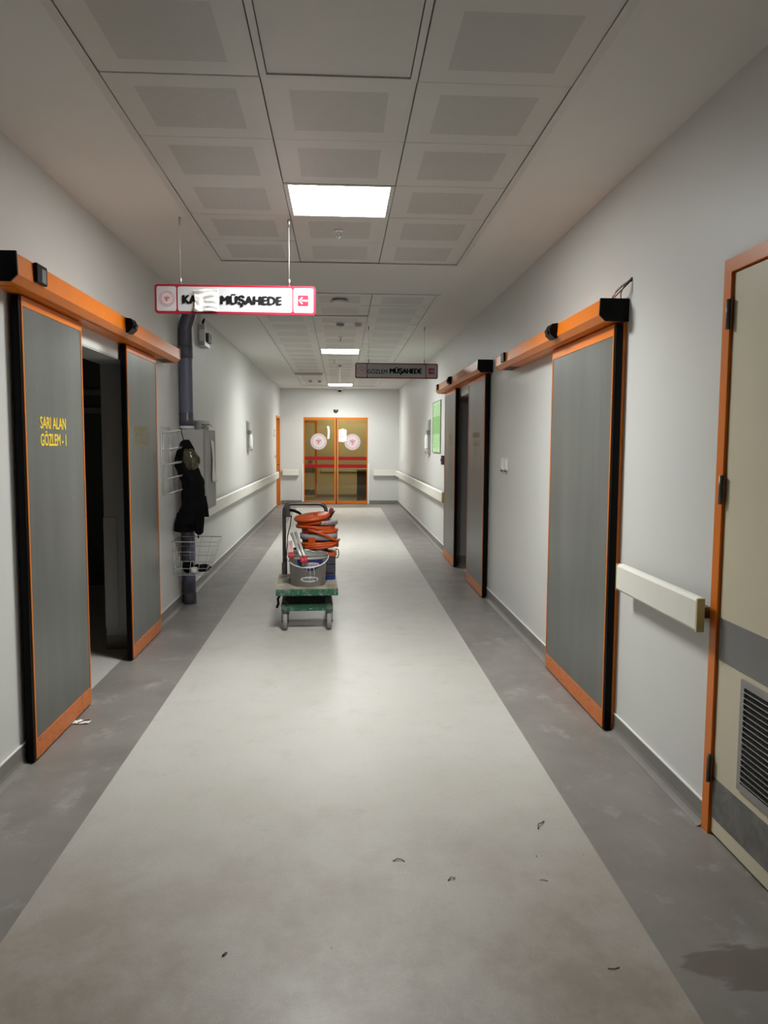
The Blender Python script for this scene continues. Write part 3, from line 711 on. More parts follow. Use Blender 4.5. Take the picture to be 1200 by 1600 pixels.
# ------------------------------------------------------------------ hinged doors
def hinged_door(n, O, fr, w, h, hinge_first, label, fw_=.055, depth=.045, vent=True, handle=False, fproj=.018, recess=0.0):
    """O = lower corner of the opening at the reader's left; panel in frame fr"""
    U, V, Nn = fr; O = Vector(O)
    r = root('door_%d' % n, O, label, 'door', kind='structure')
    def bx(mb, u0, u1, v0, v1, n0, n1, bev=.002):
        P = [O + U*a + V*b + Nn*c for a in (u0, u1) for b in (v0, v1) for c in (n0, n1)]
        xs = [p.x for p in P]; ys = [p.y for p in P]; zs = [p.z for p in P]
        mb.box(min(xs), max(xs), min(ys), max(ys), min(zs), max(zs), bev)
    mb = MB(); mb.mat('orange')
    bx(mb, -fw_+.03, .03, 0, h, -.10-recess, fproj); bx(mb, w-.03, w+fw_-.03, 0, h, -.10-recess, fproj); bx(mb, -fw_+.03, w+fw_-.03, h-.005, h+fw_-.008, -.10-recess, fproj)
    mb.build('frame', r)
    z = -recess
    mb = MB(); mb.mat('cream_door'); bx(mb, .034, w-.034, .012, h-.010, z-depth+.006, z+.006, .002)
    lf = mb.build('leaf', r)
    mb = MB(); mb.mat('grey_band'); bx(mb, .036, w-.036, .705, .868, z+.006, z+.008, 0); mb.build('protection_band', r)
    mb = MB(); mb.mat('kick'); bx(mb, .036, w-.036, .075, .235, z+.006, z+.008, 0); mb.build('kick_band', r, label='scuffed grey kick band')
    if vent:
        u0, u1, v0, v1 = .225, w-.225, .275, .685
        mb = MB(); mb.mat('cabinet_edge'); f = .026
        for q in ((u0, u1, v0, v0+f), (u0, u1, v1-f, v1), (u0, u0+f, v0+f, v1-f), (u1-f, u1, v0+f, v1-f)): bx(mb, *q, z+.006, z+.016)
        vf = mb.build('vent_frame', r)
        mb = MB(); mb.mat('gap'); bx(mb, u0+f, u1-f, v0+f, v1-f, z+.006, z+.0085, 0); mb.build('vent_backing', r)
        mb = MB(); mb.mat('chrome')
        for k in range(17):
            vv = v0+f+.012+.0207*k; bx(mb, u0+f, u1-f, vv, vv+.0035, z+.008, z+.020, .001)
        mb.build('vent_louvre', vf)
    hu = .030 if hinge_first else w-.030
    if not handle:
        for hz in (.268, 1.36, 2.015):
            mb = MB(); mb.mat('dkmetal'); c = O + U*hu + Nn*(.024) + V*(hz-.055)
            mb.lathe([(0, 0), (.008, 0), (.008, .11), (0, .11)], c, 12)
            bx(mb, hu-.02, hu+.016, hz-.052, hz+.052, .0185, .0205, .0005)
            mb.build('hinge', r)
    if handle:
        mb = MB(); mb.mat('black'); c = O + U*(w-.09 if hinge_first else .09)
        a = c + V*1.03; mb.tube([a, a+Nn*.05, a+Nn*.05+U*(-.11 if hinge_first else .11)], .010, 8); mb.build('handle', r)
    return r
hinged_door(6, (XR, RD1, 0), FR_RIGHT, RD1-RD0, RDZ-.02, True, 'cream hinged door with orange frame, grey bands and a low louvred vent')
hinged_door(7, (XL, FD0, 0), FR_LEFT, FD1-FD0, FDZ, False, 'orange framed side door next to the glass doors', vent=False, handle=True, recess=.12)
hinged_door(8, (-1.62, 22.1, 0), FR_CAM, .93, 2.12, True, 'orange framed door on the lobby wall, seen through the glass', vent=False, handle=True, recess=-.02)

# ------------------------------------------------------------------ glass doors in the end wall
def glass_leaf(n, x0, x1, label, sx0, sx1):
    z0, z1 = .01, 2.175; y = YF+.015
    r = root('door_%d' % n, ((x0+x1)/2, y, 0), label, 'door', kind='structure')
    mb = MB(); mb.mat('orange').box(x0, x1, y-.02, y+.02, z1-.045, z1, .003); mb.box(x0, x1, y-.02, y+.02, z0, z0+.075, .003)
    mb.box(sx0, sx1, y-.02, y+.02, z0+.075, z1-.045, .003)
    o = (x0, x0+.012) if sx0 > (x0+x1)/2 else (x1-.012, x1)
    mb.box(o[0], o[1], y-.02, y+.02, z0+.075, z1-.045, .002)
    mb.build('frame', r)
    mb = MB(); mb.mat('glass').box(x0+.006, x1-.006, y-.003, y+.003, z0+.07, z1-.04); mb.build('glass_pane', r)
    for zz in (1.118, .922):
        mb = MB(); mb.mat('film_red').box(min(o[1], sx1) if o[0] < sx0 else sx1, sx0 if o[0] < sx0 else o[0], y-.0045, y-.0035, zz, zz+.088); mb.build('red_stripe', r)
    return r
DXm = -.105
dA = glass_leaf(9, DX0+.012, DXm-.012, 'tinted glass sliding leaf with the round badge, on the handle door side', DXm-.047, DXm-.012)
dB = glass_leaf(10, DXm+.012, DX1-.012, 'tinted glass sliding leaf with the badge half covered by a torn notice', DXm+.012, DXm+.047)
emblem((-.553, YF+.0105, 1.583), FR_CAM, .208, dA)
emblem((.300, YF+.0105, 1.575), FR_CAM, .208, dB)
mb = MB(); mb.mat('black').box(DXm-.010, DXm+.010, YF, YF+.03, .01, 2.17); mb.build('centre_seal', dA)
mb = MB(); mb.mat('orange').box(DX0, DX1, YF-.006, YF+.05, DZ-.014, DZ-.001); mb.box(DX0, DX0+.011, YF-.004, YF+.05, .0, DZ-.014); mb.box(DX1-.011, DX1, YF-.004, YF+.05, 0, DZ-.014)
mb.mat('dkmetal').box(DX0+.011, DX1-.011, YF-.01, YF+.06, 0, .008)
struct(mb.build('trim_6'), 'orange surround of the glass doors', 'trim')
# papers on glass
mb = MB(); yg = YF+.006
mb.mat('paper').prism([(-.05, 1.58), (-.045, 1.885), (.035, 1.90), (.055, 1.92), (.08, 1.895), (.135, 1.89), (.15, 1.86), (.15, 1.60), (.10, 1.59), (.05, 1.565), (.02, 1.58)], (0, yg, 0), (1, 0, 0), (0, 0, 1), (0, -1, 0), .001)
pn = mb.build('paper_notice', origin=(.05, yg, 1.58)); tag(pn, 'torn white paper notice taped beside the badge on the glass door', 'notice')
for k, w in enumerate((.075, .095, .125)):
    mb = MB(); mb.mat('ink_grey')
    for q in range(int(w/.014)): mb.box(-.028+q*.014, -.018+q*.014, yg-.0020, yg-.0012, 1.785-k*.043, 1.797-k*.043)
    mb.build('printed_line', pn)
mb = MB(); mb.mat('paper')
pts = []
for k in range(7): pts.append((-.335+.012*math.sin(k*.5), 1.65+.05*k))
poly = pts + [(x+.05, z+.004) for x, z in reversed(pts)]
mb.prism(poly, (0, yg+.002, 0), (1, 0, 0), (0, 0, 1), (0, -1, 0), .004)
mb.prism([(-.34, 1.93), (-.30, 1.935), (-.30, 1.975), (-.34, 1.97)], (0, yg+.001, 0), (1, 0, 0), (0, 0, 1), (0, -1, 0), .006)
tag(mb.build('paper_strip', origin=(-.31, yg, 1.65)), 'narrow curled white paper strip hanging on the glass door', 'paper')
# sensor above the glass doors
r = root('motion_sensor', (DXm-.01, YF, 2.31), 'black motion sensor on the end wall above the glass doors', 'sensor')
mb = MB(); mb.mat('black').prism([(-.06, .035), (.06, .035), (.055, 0), (.02, -.032), (-.02, -.032), (-.055, 0)], (DXm-.015, YF-.001, 2.345), *FR_CAM, .04); mb.build('housing', r)
mb = MB(); mb.mat('ink_grey').lathe([(0, 0), (.025, .003), (.02, .02), (0, .026)], (DXm-.015, YF-.041, 2.345), 16, 'y', rot=Matrix.Rotation(PI, 3, 'Z')); mb.build('lens', r)
# bin in the lobby
r = root('litter_bin', (.56, 20.9, 0), 'tall dark litter bin in the lobby behind the glass', 'bin')
MB().mat('bucket_dark').box(.44, .78, 20.75, 21.05, .03, .80, .02).build('body', r)
MB().mat('cabinet').box(.43, .79, 20.74, 21.06, .80, .86, .02).build('lid', r)
for (bx_, by_) in ((.47, 20.78), (.75, 20.78), (.47, 21.02), (.75, 21.02)): MB().mat('black').lathe([(0, 0), (.02, 0), (.02, .03), (0, .03)], (bx_, by_, 0), 10).build('foot', r)
mb = MB(); mb.mat('rail').box(-.55, 1.4, 22.07, 22.098, .74, .88, .01)
tag(mb.build('bumper_rail', origin=(.4, 22.08, .74)), 'wall bumper rail in the lobby behind the glass', 'bumper rail')

# ------------------------------------------------------------------ bumper rails
def bumper(side, y0, y1, z0, z1, label, end=True):
    s = 1 if side == 'L' else -1; x = XL if side == 'L' else XR
    r = root('bumper_rail', (x, (y0+y1)/2, z0), label, 'bumper rail')
    a, d = .019, .082; h = z1-z0
    prof = [(s*(a+.03), 0), (s*(d-.012), .0), (s*d, .012), (s*d, h-.012), (s*(d-.012), h), (s*(a+.03), h), (s*(a+.03), h-.004), (s*(d-.014), h-.004), (s*(d-.004), h-.014), (s*(d-.004), .014), (s*(d-.014), .004), (s*(a+.03), .004)]
    mb = MB(); mb.mat('rail').prism(prof, (x, y0+.012, z0), (1, 0, 0), (0, 0, 1), (0, 1, 0), y1-y0-.024); mb.build('cover', r)
    for ya in (y0, y1-.012):
        mb = MB(); mb.mat('rail_end').box(x+s*.050, x+s*d, ya, ya+.012, z0+.001, z1-.001, .004); mb.build('end_cap', r, label='yellowed end cap')
    mb = MB(); mb.mat('dkmetal').box(x+s*.001, x+s*.050, y0+.05, y1-.05, z0+.045, z1-.045); mb.build('mounting_bar', r)
bumper('R', 2.905, 3.80, .80, .935, 'short cream bumper rail between the wide grey door and the cream door')
bumper('L', 7.92, 18.15, .725, .875, 'long cream bumper rail on the wall past the grey cabinet')
bumper('R', 10.56, 19.62, .725, .875, 'long cream bumper rail below the green notice')
for x0, x1, lab in ((-1.462, -1.04, 'short cream bumper rail on the end wall, beside the orange side door'), (.815, 1.425, 'short cream bumper rail on the end wall, beside the long one under the green notice')):
    r = root('bumper_rail', ((x0+x1)/2, YF, .73), lab, 'bumper rail')
    mb = MB(); mb.mat('rail').box(x0+.012, x1-.012, YF-.075, YF-.03, .728, .878, .012); mb.build('cover', r)
    for xa in (x0, x1-.014): MB().mat('rail_end').box(xa, xa+.014, YF-.073, YF-.032, .730, .876, .004).build('end_cap', r)
    MB().mat('dkmetal').box(x0+.04, x1-.04, YF-.03, YF-.001, .76, .85).build('mounting_bar', r)

# ------------------------------------------------------------------ wall items
def plate_item(side, y0, y1, z0, z1, label):
    s = 1 if side == 'L' else -1; x = XL if side == 'L' else XR; h = z1-z0; w = y1-y0; yc = (y0+y1)/2
    r = root('sanitiser_dispenser', (x, yc, z0), label, 'dispenser')
    X = lambda a, b: (x+s*a, x+s*b)
    MB().mat('chrome').box(*X(.001, .012), y0, y1, z0, z1, .003).build('back_plate', r)
    mb = MB(); mb.mat('cabinet_edge').box(*X(.012, .02), y0+.06, y1-.06, z1-h*.30, z1-.01, .004); mb.build('label_panel', r)
    mb = MB(); mb.mat('ink_grey').box(*X(.012, .05), y0+.08, y1-.08, z1-h*.44, z1-h*.31, .008); mb.build('clamp', r)
    mb = MB(); mb.mat('white').lathe([(0, 0), (.030, .0), (.034, .02), (.034, h*.34), (.022, h*.40), (.012, h*.44), (0, h*.44)], (x+s*.048, yc, z0+h*.14), 20); mb.build('bottle', r)
    mb = MB(); mb.mat('chrome').box(*X(.012, .07), y0+.05, y1-.05, z0+.004, z0+.016, .002); mb.box(*X(.062, .07), y0+.05, y1-.05, z0+.016, z0+.05, .002); mb.build('drip_tray', r)
    mb = MB(); mb.mat('white').lathe([(0, 0), (.03, 0), (.03, .012), (0, .014)], (x+s*.070, yc, z0+h*.10), 16, 'x'); mb.build('button', r)
plate_item('L', 12.6, 12.98, 1.40, 1.885, 'metal backed sanitiser dispenser on the wall above the long bumper rail, opposite the green notice')
plate_item('R', 12.65, 13.0, 1.37, 1.935, 'metal backed dispenser on the wall beside the green notice')
r = root('notice_frame', (XR, 11.8, 1.4), 'green printed notice in a thin frame on the wall', 'notice')
mb = MB(); mb.mat('poster').box(XR-.010, XR-.001, 11.36, 12.30, 1.415, 2.165); po = mb.build('print', r, origin=(0, 0, 0))
mb = MB(); mb.mat('cabinet_edge')
for q in ((11.345, 11.36, 1.40, 2.18), (12.30, 12.315, 1.40, 2.18), (11.36, 12.30, 1.40, 1.415), (11.36, 12.30, 2.165, 2.18)): mb.box(XR-.016, XR-.001, *q, .002)
mb.build('frame', r)
for y, sz, lab in ((6.96, .085, 'white wall switch with dark lower lip between the grey doors, farther of two'), (6.80, .085, 'white wall switch with a slotted front between the grey doors, nearer of two')):
    r = root('wall_switch', (XR, y, 1.35), lab, 'switch')
    MB().mat('white').box(XR-.012, XR-.001, y-sz/2, y+sz/2, 1.30, 1.41, .004).build('plate', r)
    MB().mat('white').box(XR-.020, XR-.012, y-sz/3, y+sz/3, 1.315, 1.395, .003).build('rocker', r)
    MB().mat('dkmetal').box(XR-.022, XR-.012, y-sz/3, y+sz/3, 1.285, 1.302, .003).build('lip', r)
r = root('push_button', (XR, 10.95, 1.28), 'small dark push button beside the far grey door edge', 'switch')
MB().mat('bucket_dark').box(XR-.045, XR-.001, 10.9, 11.0, 1.24, 1.37, .008).build('box', r)
MB().mat('dkmetal').lathe([(0, 0), (.02, 0), (.018, .01), (0, .012)], (XR-.045, 10.95, 1.31), 14, 'x', rot=Matrix.Rotation(PI, 3, 'Z')).build('button', r)
r = root('room_plate', (XL, 17.95, 1.75), 'small grey plate on the wall beside the orange side door', 'sign plate')
MB().mat('cabinet_edge').box(XL+.001, XL+.010, 17.82, 18.1, 1.69, 1.84, .003).build('holder', r)
MB().mat('white').box(XL+.010, XL+.012, 17.84, 18.08, 1.71, 1.82).build('card', r)
r = root('wall_switch', (XL, 18.05, 1.2), 'tiny light switch under the small grey plate', 'switch')
MB().mat('white').box(XL+.001, XL+.010, 18.0, 18.085, 1.18, 1.265, .003).build('plate', r)
MB().mat('cabinet_edge').box(XL+.010, XL+.016, 18.015, 18.07, 1.195, 1.25, .003).build('rocker', r)
# metal box high on the left wall
r = root('junction_box', (XL, 8.55, 2.56), 'silver metal box with a looped cable high on the wall behind the grey pipe', 'box')
MB().mat('chrome').box(XL+.001, XL+.075, 8.42, 8.74, 2.555, 2.775, .006).build('body', r)
MB().mat('bucket_dark').box(XL+.075, XL+.10, 8.52, 8.72, 2.60, 2.70, .01).build('front_unit', r)
MB().mat('white').box(XL+.02, XL+.078, 8.414, 8.42, 2.60, 2.72, .002).build('sticker', r)
MB().mat('black').tube([(XL+.04, 8.5, 2.775), (XL+.06, 8.48, 2.82), (XL+.05, 8.55, 2.85), (XL+.02, 8.62, 2.83), (XL+.03, 8.6, 2.78)], .008, 8).build('cable', r)

# ------------------------------------------------------------------ pipe and cabinet
PX, PY, PR = -1.443, 7.43, .0625
r = root('drain_pipe', (PX, PY, 0), 'tall grey blue plastic pipe running up the wall behind the wire racks', 'pipe')
MB().mat('pipe').lathe([(0, .004), (PR, .004), (PR, .88), (0, .88)], (PX, PY, 0), 32).build('lower_pipe', r)
MB().mat('pipe_dk').lathe([(PR, .0), (PR+.006, .0), (PR+.006, .10), (PR+.001, .11)], (PX, PY, 0), 32).build('floor_collar', r)
MB().mat('pipe').lathe([(PR, 1.665), (PR, 2.32)], (PX, PY, 0), 32).build('upper_pipe', r)
MB().mat('white').lathe([(PR, 1.656), (PR+.007, 1.656), (PR+.007, 1.685), (PR, 1.685)], (PX, PY, 0), 32).build('white_collar', r, label='white collar')
MB().mat('pipe_dk').lathe([(PR, 1.69), (PR+.005, 1.69), (PR+.005, 1.74), (PR+.002, 1.75), (PR+.002, 1.80), (PR, 1.81)], (PX, PY, 0), 32).build('coupling', r)
MB().mat('pipe_dk').lathe([(PR, 2.31), (PR+.005, 2.31), (PR+.005, 2.42), (PR, 2.425)], (PX, PY, 0), 32).build('coupling', r)
ang = [(PX, PY, 2.40), (PX, PY, 2.58), (PX+.006, PY, 2.62), (PX+.035, PY, 2.70), (PX+.05, PY, 2.78), (PX+.05, PY, H-.002)]
MB().mat('pipe_dk').tube(ang, PR+.002, 28).build('offset_bend', r, label='darker offset bend')
CX1, CY0, CY1, CZ0, CZ1 = -1.255, 7.33, 7.92, .90, 1.652
r = root('wall_cabinet', (XL, 7.6, CZ0), 'pale grey boxed cabinet on the wall behind the black jacket', 'cabinet')
t = .018
mb = MB(); mb.mat('cabinet').box(XL+.001, CX1-.02, CY0, CY0+t, CZ0, CZ1, .002); mb.build('side_panel', r)
mb = MB(); mb.mat('cabinet').box(XL+.001, CX1-.02, CY1-t, CY1, CZ0, CZ1, .002); mb.build('side_panel', r)
mb = MB(); mb.mat('cabinet_edge').box(CX1-.0195, CX1, CY0-.001, CY1+.001, CZ0, CZ1, .003); mb.build('front_panel', r)
mb = MB(); mb.mat('cabinet').box(XL+.001, PX-PR-.004, CY0+t, CY1-t, CZ1-t, CZ1, .001); mb.box(PX+PR+.001, CX1-.02, CY0+t, CY1-t, CZ1-t, CZ1, .001)
mb.box(PX-PR-.003, PX+PR, PY+PR+.002, CY1-t, CZ1-t, CZ1); mb.build('top_panel', r)
r = root('plastic_tub', (-1.36, 7.62, CZ1), 'round white plastic tub standing on the wall cabinet', 'tub')
c = (-1.345, 7.66, CZ1)
MB().mat('white').lathe([(0, .001), (.065, .001), (.074, .075), (.078, .078), (.072, .080), (.062, .008), (0, .008)], c, 32).build('bowl', r)
MB().mat('white').lathe([(.072, .078), (.083, .078), (.083, .092), (0, .096)], c, 32).build('lid', r)
r = root('cable_coil', (-1.29, 7.5, CZ1), 'small curl of dark cable on the wall cabinet beside the tub', 'cable')
p = [(-1.285+.022*math.cos(a*.5)*(1-.01*a), 7.45+.03*math.sin(a*.5), CZ1+.006+.002*a) for a in range(22)] + [(-1.24, 7.5, CZ1+.05), (-1.225, 7.52, CZ1+.03)]
MB().mat('dkmetal').tube(p, .004, 6).build('loop', r)
crumple_y = None
mb = MB(); mb.mat('paper')   # paper hanging on the cabinet front
vs = []
for j in range(15):
    v = j/14; row = []
    for i in range(5):
        u = i/4; row.append(mb.bm.verts.new((CX1+.004+.028*v*v+.012*math.sin(v*5+u*2)*v, 7.62+.18*u+.03*math.sin(v*4), 1.56-.40*v-.02*u)))
    vs.append(row)
mb._fin([mb.bm.faces.new([vs[j][i], vs[j][i+1], vs[j+1][i+1], vs[j+1][i]]) for j in range(14) for i in range(4)], True)
o = mb.build('paper_sheet', origin=(CX1, 7.65, 1.56)); o.modifiers.new('thick', 'SOLIDIFY').thickness = .0006
tag(o, 'long curling white paper hanging from the front of the wall cabinet', 'paper')

# ------------------------------------------------------------------ wire rack and basket
r = root('wire_rack', (XL, 6.78, 1.1), 'white wire rack with sloping arms on the wall, holding the black jacket', 'rack')
ya, yb = 6.62, 6.98; w_ = .0035
mb = MB(); mb.mat('wire')
for y in (ya, ya+.06, yb-.06, yb): mb.tube([(XL+.012, y, 1.10), (XL+.012, y, 1.66)], w_, 6)
for z in (1.10, 1.66): mb.tube([(XL+.012, ya, z), (XL+.012, yb, z)], w_, 6)
mb.build('wall_grid', r)
for k, z in enumerate((1.635, 1.49, 1.365, 1.245, 1.12)):
    mb = MB(); mb.mat('wire')
    mb.tube([(XL+.012, ya+.02, z-.03), (XL+.10, ya+.02, z-.01), (XL+.115, ya+.05, z), (XL+.115, yb-.05, z), (XL+.10, yb-.02, z-.01), (XL+.012, yb-.02, z-.03)], .0042, 8)
    mb.tube([(XL+.012, (ya+yb)/2, z-.03), (XL+.115, (ya+yb)/2, z)], w_, 6)
    mb.build('arm', r)
r = root('wire_basket', (-1.36, 7.15, .34), 'open white wire basket low on the grey pipe', 'basket')
bx0, bx1, by0, by1, bz0 = -1.49, -1.215, 6.98, 7.34, .345
tx0, tx1, ty0, ty1, tz1 = -1.50, -1.115, 6.94, 7.355, .65
def lerp(a, b, t): return a+(b-a)*t
def BP(u, v, t):  # u along x, v along y, t height
    return (lerp(lerp(bx0, tx0, t), lerp(bx1, tx1, t), u), lerp(lerp(by0, ty0, t), lerp(by1, ty1, t), v), lerp(bz0, tz1, t))
def loop(t, rad, nm):
    mb = MB(); mb.mat('wire').tube([BP(0, 0, t), BP(1, 0, t), BP(1, 1, t), BP(0, 1, t)], rad, 6, closed=True); mb.build(nm, r)
loop(1, .0045, 'rim'); 
mb = MB(); mb.mat('wire')
for t in (.0, .2, .42, .7): mb.tube([BP(0, 0, t*.999), BP(1, 0, t), BP(1, 1, t), BP(0, 1, t)], .0024, 6, closed=True)
for u in (0, .25, .5, .75, 1):
    mb.tube([BP(u, 0, 1 if u == 1 or u == 0 else .42), BP(u, 0, 0), BP(u, 1, 0), BP(u, 1, 1)], .0022, 6)
for v in (.25, .5, .75): mb.tube([BP(0, v, 1), BP(0, v, 0), BP(1, v, 0), BP(1, v, 1)], .0022, 6)
mb.build('mesh', r)
# things in the basket
def blob(mb, c, rad, seed, amp=.3, n=10, sc=(1, 1, 1)):
    t = bmesh.new(); bmesh.ops.create_icosphere(t, subdivisions=3, radius=1)
    for v in t.verts:
        d = 1+amp*noise.noise(v.co*1.7+Vector((seed, seed, 0)))
        v.co = Vector((v.co.x*rad*sc[0]*d, v.co.y*rad*sc[1]*d, v.co.z*rad*sc[2]*d))
    bmesh.ops.translate(t, vec=c, verts=t.verts); mb._merge(t, smooth=True)
mb = MB(); mb.mat('cloth'); blob(mb, (-1.395, 7.14, .405), .055, 2.2, .5, sc=(.8, 1.2, 1.1)); tag(mb.build('black_glove', origin=(-1.39, 7.14, .36)), 'crumpled black glove standing in the wire basket', 'glove')
mb = MB(); mb.mat('black'); blob(mb, (-1.275, 7.16, .385), .055, 5.2, .4, sc=(1.5, 1.2, .6)); tag(mb.build('black_bag', origin=(-1.27, 7.16, .35)), 'small black bundle lying in the wire basket', 'bag')
mb = MB(); mb.mat('white').lathe([(0, 0), (.03, 0), (.03, .05), (0, .055)], (-1.325, 7.06, .352), 16); tag(mb.build('plastic_cup', origin=(-1.325, 7.06, .352)), 'small pale plastic cup in the wire basket', 'cup')

# ------------------------------------------------------------------ jacket
def loft(mb, levels, n=28, seed=0, fold=.010, nf=7, cap=True):
    """levels: (z, xl, xr, y_center, y_half)"""
    # densify
    L = []
    for a, b in zip(levels, levels[1:]):
        for k in range(6):
            t = k/6; t2 = t*t*(3-2*t)*.5+t*.5; L.append([lerp(a[i], b[i], t if i == 0 else t2) for i in range(5)])
    L.append(list(levels[-1])); rings = []
    for (z, xl, xr, yc, yh) in L:
        cx, rx = (xl+xr)/2, (xr-xl)/2; ring = []
        for k in range(n):
            a = 2*PI*k/n; f = fold*(math.sin(nf*a+seed+z*5)*.5+1.4*noise.noise(Vector((math.cos(a)*2.2, math.sin(a)*2.2+seed, z*9))))
            ring.append(mb.bm.verts.new((cx+(rx+f*.6)*math.cos(a), yc+(yh+f)*math.sin(a), z+.3*f)))
        rings.append(ring)
    fs = []
    for A, B in zip(rings, rings[1:]):
        for k in range(n): fs.append(mb.bm.faces.new([A[k], A[(k+1) % n], B[(k+1) % n], B[k]]))
    fs.append(mb.bm.faces.new(rings[0])); fs.append(mb.bm.faces.new(rings[-1]))
    mb._fin(fs, True)
JY = 7.05
r = root('jacket', (-1.36, JY, .72), 'black jacket with an olive satin hood hanging from the wire rack', 'jacket')
mb = MB(); mb.mat('cloth')
loft(mb, [(1.46, -1.46, -1.31, JY, .05), (1.34, -1.485, -1.285, JY, .075), (1.25, -1.455, -1.262, JY, .08), (1.17, -1.42, -1.225, JY, .08), (1.05, -1.42, -1.222, JY, .085), (.97, -1.425, -1.225, JY, .09), (.90, -1.45, -1.225, JY, .09), (.83, -1.475, -1.235, JY, .09), (.80, -1.485, -1.24, JY, .085)], fold=.016)
mb.build('body', r)
mb = MB(); mb.mat('cloth')
loft(mb, [(.90, -1.47, -1.32, JY+.01, .075), (.80, -1.495, -1.315, JY+.01, .08), (.735, -1.500, -1.312, JY+.01, .07), (.728, -1.48, -1.33, JY+.01, .05)], seed=2, fold=.012); mb.build('hem', r)
mb = MB(); mb.mat('cloth')
loft(mb, [(1.15, -1.32, -1.222, JY-.03, .05), (.95, -1.315, -1.215, JY-.035, .055), (.80, -1.312, -1.222, JY-.035, .055), (.725, -1.30, -1.235, JY-.035, .045), (.708, -1.285, -1.25, JY-.035, .02)], seed=4, fold=.010); mb.build('sleeve', r)
mb = MB(); mb.mat('cloth')
loft(mb, [(1.05, -1.26, -1.215, JY+.04, .035), (.90, -1.255, -1.195, JY+.04, .03), (.862, -1.245, -1.19, JY+.04, .025)], seed=8, fold=.006); mb.build('sleeve', r)
mb = MB(); mb.mat('cloth')
loft(mb, [(1.555, -1.40, -1.35, JY, .03), (1.53, -1.43, -1.335, JY, .05), (1.46, -1.45, -1.30, JY-.01, .06), (1.42, -1.46, -1.28, JY-.01, .065)], seed=1, fold=.008); mb.build('collar', r)
mb = MB(); mb.mat('olive')
loft(mb, [(1.475, -1.375, -1.315, JY-.035, .045), (1.44, -1.395, -1.28, JY-.04, .062), (1.395, -1.40, -1.250, JY-.04, .070), (1.355, -1.395, -1.250, JY-.04, .066), (1.315, -1.38, -1.27, JY-.035, .058), (1.285, -1.36, -1.29, JY-.03, .045)], seed=6, fold=.014, nf=4); mb.build('hood', r, label='shiny olive satin hood')
MB().mat('cloth').tube([(-1.395, JY, 1.55), (-1.405, 7.03, 1.59), (XL+.108, 6.965, 1.628), (XL+.112, 6.93, 1.65), (XL+.12, 6.92, 1.63)], .004, 6).build('hanging_loop', r)
MB().mat('black').tube([(-1.275, JY-.04, .73), (-1.272, JY-.045, .69)], .004, 6).lathe([(0, 0), (.008, .003), (.006, .02), (0, .022)], (-1.272, JY-.045, .675), 10).build('drawstring', r)

# ------------------------------------------------------------------ trolley
A0 = math.radians(2.2); TC = Vector((-.285, 6.62, 0)); RZ = Matrix.Rotation(A0, 3, 'Z')
class TB(MB):
    def build(s, name, parent=None, origin=None, label=None):
        for v in s.bm.verts: v.co = TC + RZ @ v.co
        return MB.build(s, name, parent, origin, label)
TR = root('platform_trolley', tuple(TC), 'low green scissor lift trolley with dusty deck, carrying buckets and orange cable', 'trolley')
hw = .253; y0, y1 = -.37, .38
mb = TB(); mb.mat('green').box(-hw, hw, y0, y1, .295, .350, .006); mb.build('deck', TR)
mb = TB(); mb.mat('platform').box(-hw+.002, hw-.002, y0+.004, y1-.002, .350, .354, .001); mb.build('deck_top', TR, label='dusty worn deck surface')
bw = .212
mb = TB(); mb.mat('green').box(-bw, bw, y0+.09-.02, y0+.12, .155, .215, .005); mb.box(-bw, bw, y1-.06, y1-.02, .155, .215, .005)
mb.box(-bw, -bw+.035, y0+.12, y1-.06, .16, .215, .004); mb.box(bw-.035, bw, y0+.12, y1-.06, .16, .215, .004); mb.build('base_frame', TR)
mb = TB(); mb.mat('dkmetal')
for sx in (-.175, .175):
    for sg in (1, -1):
        a, b = Vector((sx+.012*sg, -.22*sg, .222)), Vector((sx+.012*sg, .22*sg, .285)); d = (b-a); L = d.length
        mb.box(sx+.012*sg-.008, sx+.012*sg+.008, -L/2, L/2, .24, .268, .003, Matrix.Rotation(sg*math.atan2(.063, .44), 3, 'X'), (sx, 0, .254))
mb.tube([(-.19, 0, .253), (.19, 0, .253)], .012, 10)
mb.tube([(-.18, -.2, .235), (.18, -.2, .235)], .010, 8); mb.tube([(-.18, .2, .275), (.18, .2, .275)], .010, 8)
mb.build('scissor_lift', TR)
mb = TB(); mb.mat('black').box(-.15, .15, -.30, .3, .218, .292, .01); mb.build('lift_pump', TR, label='dark oily lift mechanism')
mb = TB(); mb.mat('black').tube([(-bw-.005, -.20, .28), (-bw-.03, -.20, .24), (-bw-.025, -.20, .20), (-bw-.04, -.2, .165)], .010, 8); mb.build('foot_pedal', TR)
for wx, wy, nm in ((-.180, -.285, 0), (.180, -.285, 0), (-.180, .29, 1), (.180, .29, 1)):
    mb = TB(); mb.mat('tyre').lathe([(.048, -.014), (.058, -.019), (.068, -.017), (.071, 0), (.068, .017), (.058, .019), (.048, .014)], (wx, wy, .071), 36, 'x')
    mb.mat('dkmetal').lathe([(0, -.018), (.02, -.018), (.022, -.012), (.048, -.012), (.048, .012), (.022, .012), (.02, .018), (0, .018)], (wx, wy, .071), 24, 'x')
    wh = mb.build('wheel', TR)
    mb = TB(); mb.mat('dkmetal').box(wx-.028, wx-.023, wy-.02, wy+.02, .055, .15, .002); mb.box(wx+.023, wx+.028, wy-.02, wy+.02, .055, .15, .002); mb.box(wx-.03, wx+.03, wy-.03, wy+.03, .145, .156, .002)
    mb.tube([(wx-.033, wy, .071), (wx+.033, wy, .071)], .006, 8); mb.build('fork', wh)
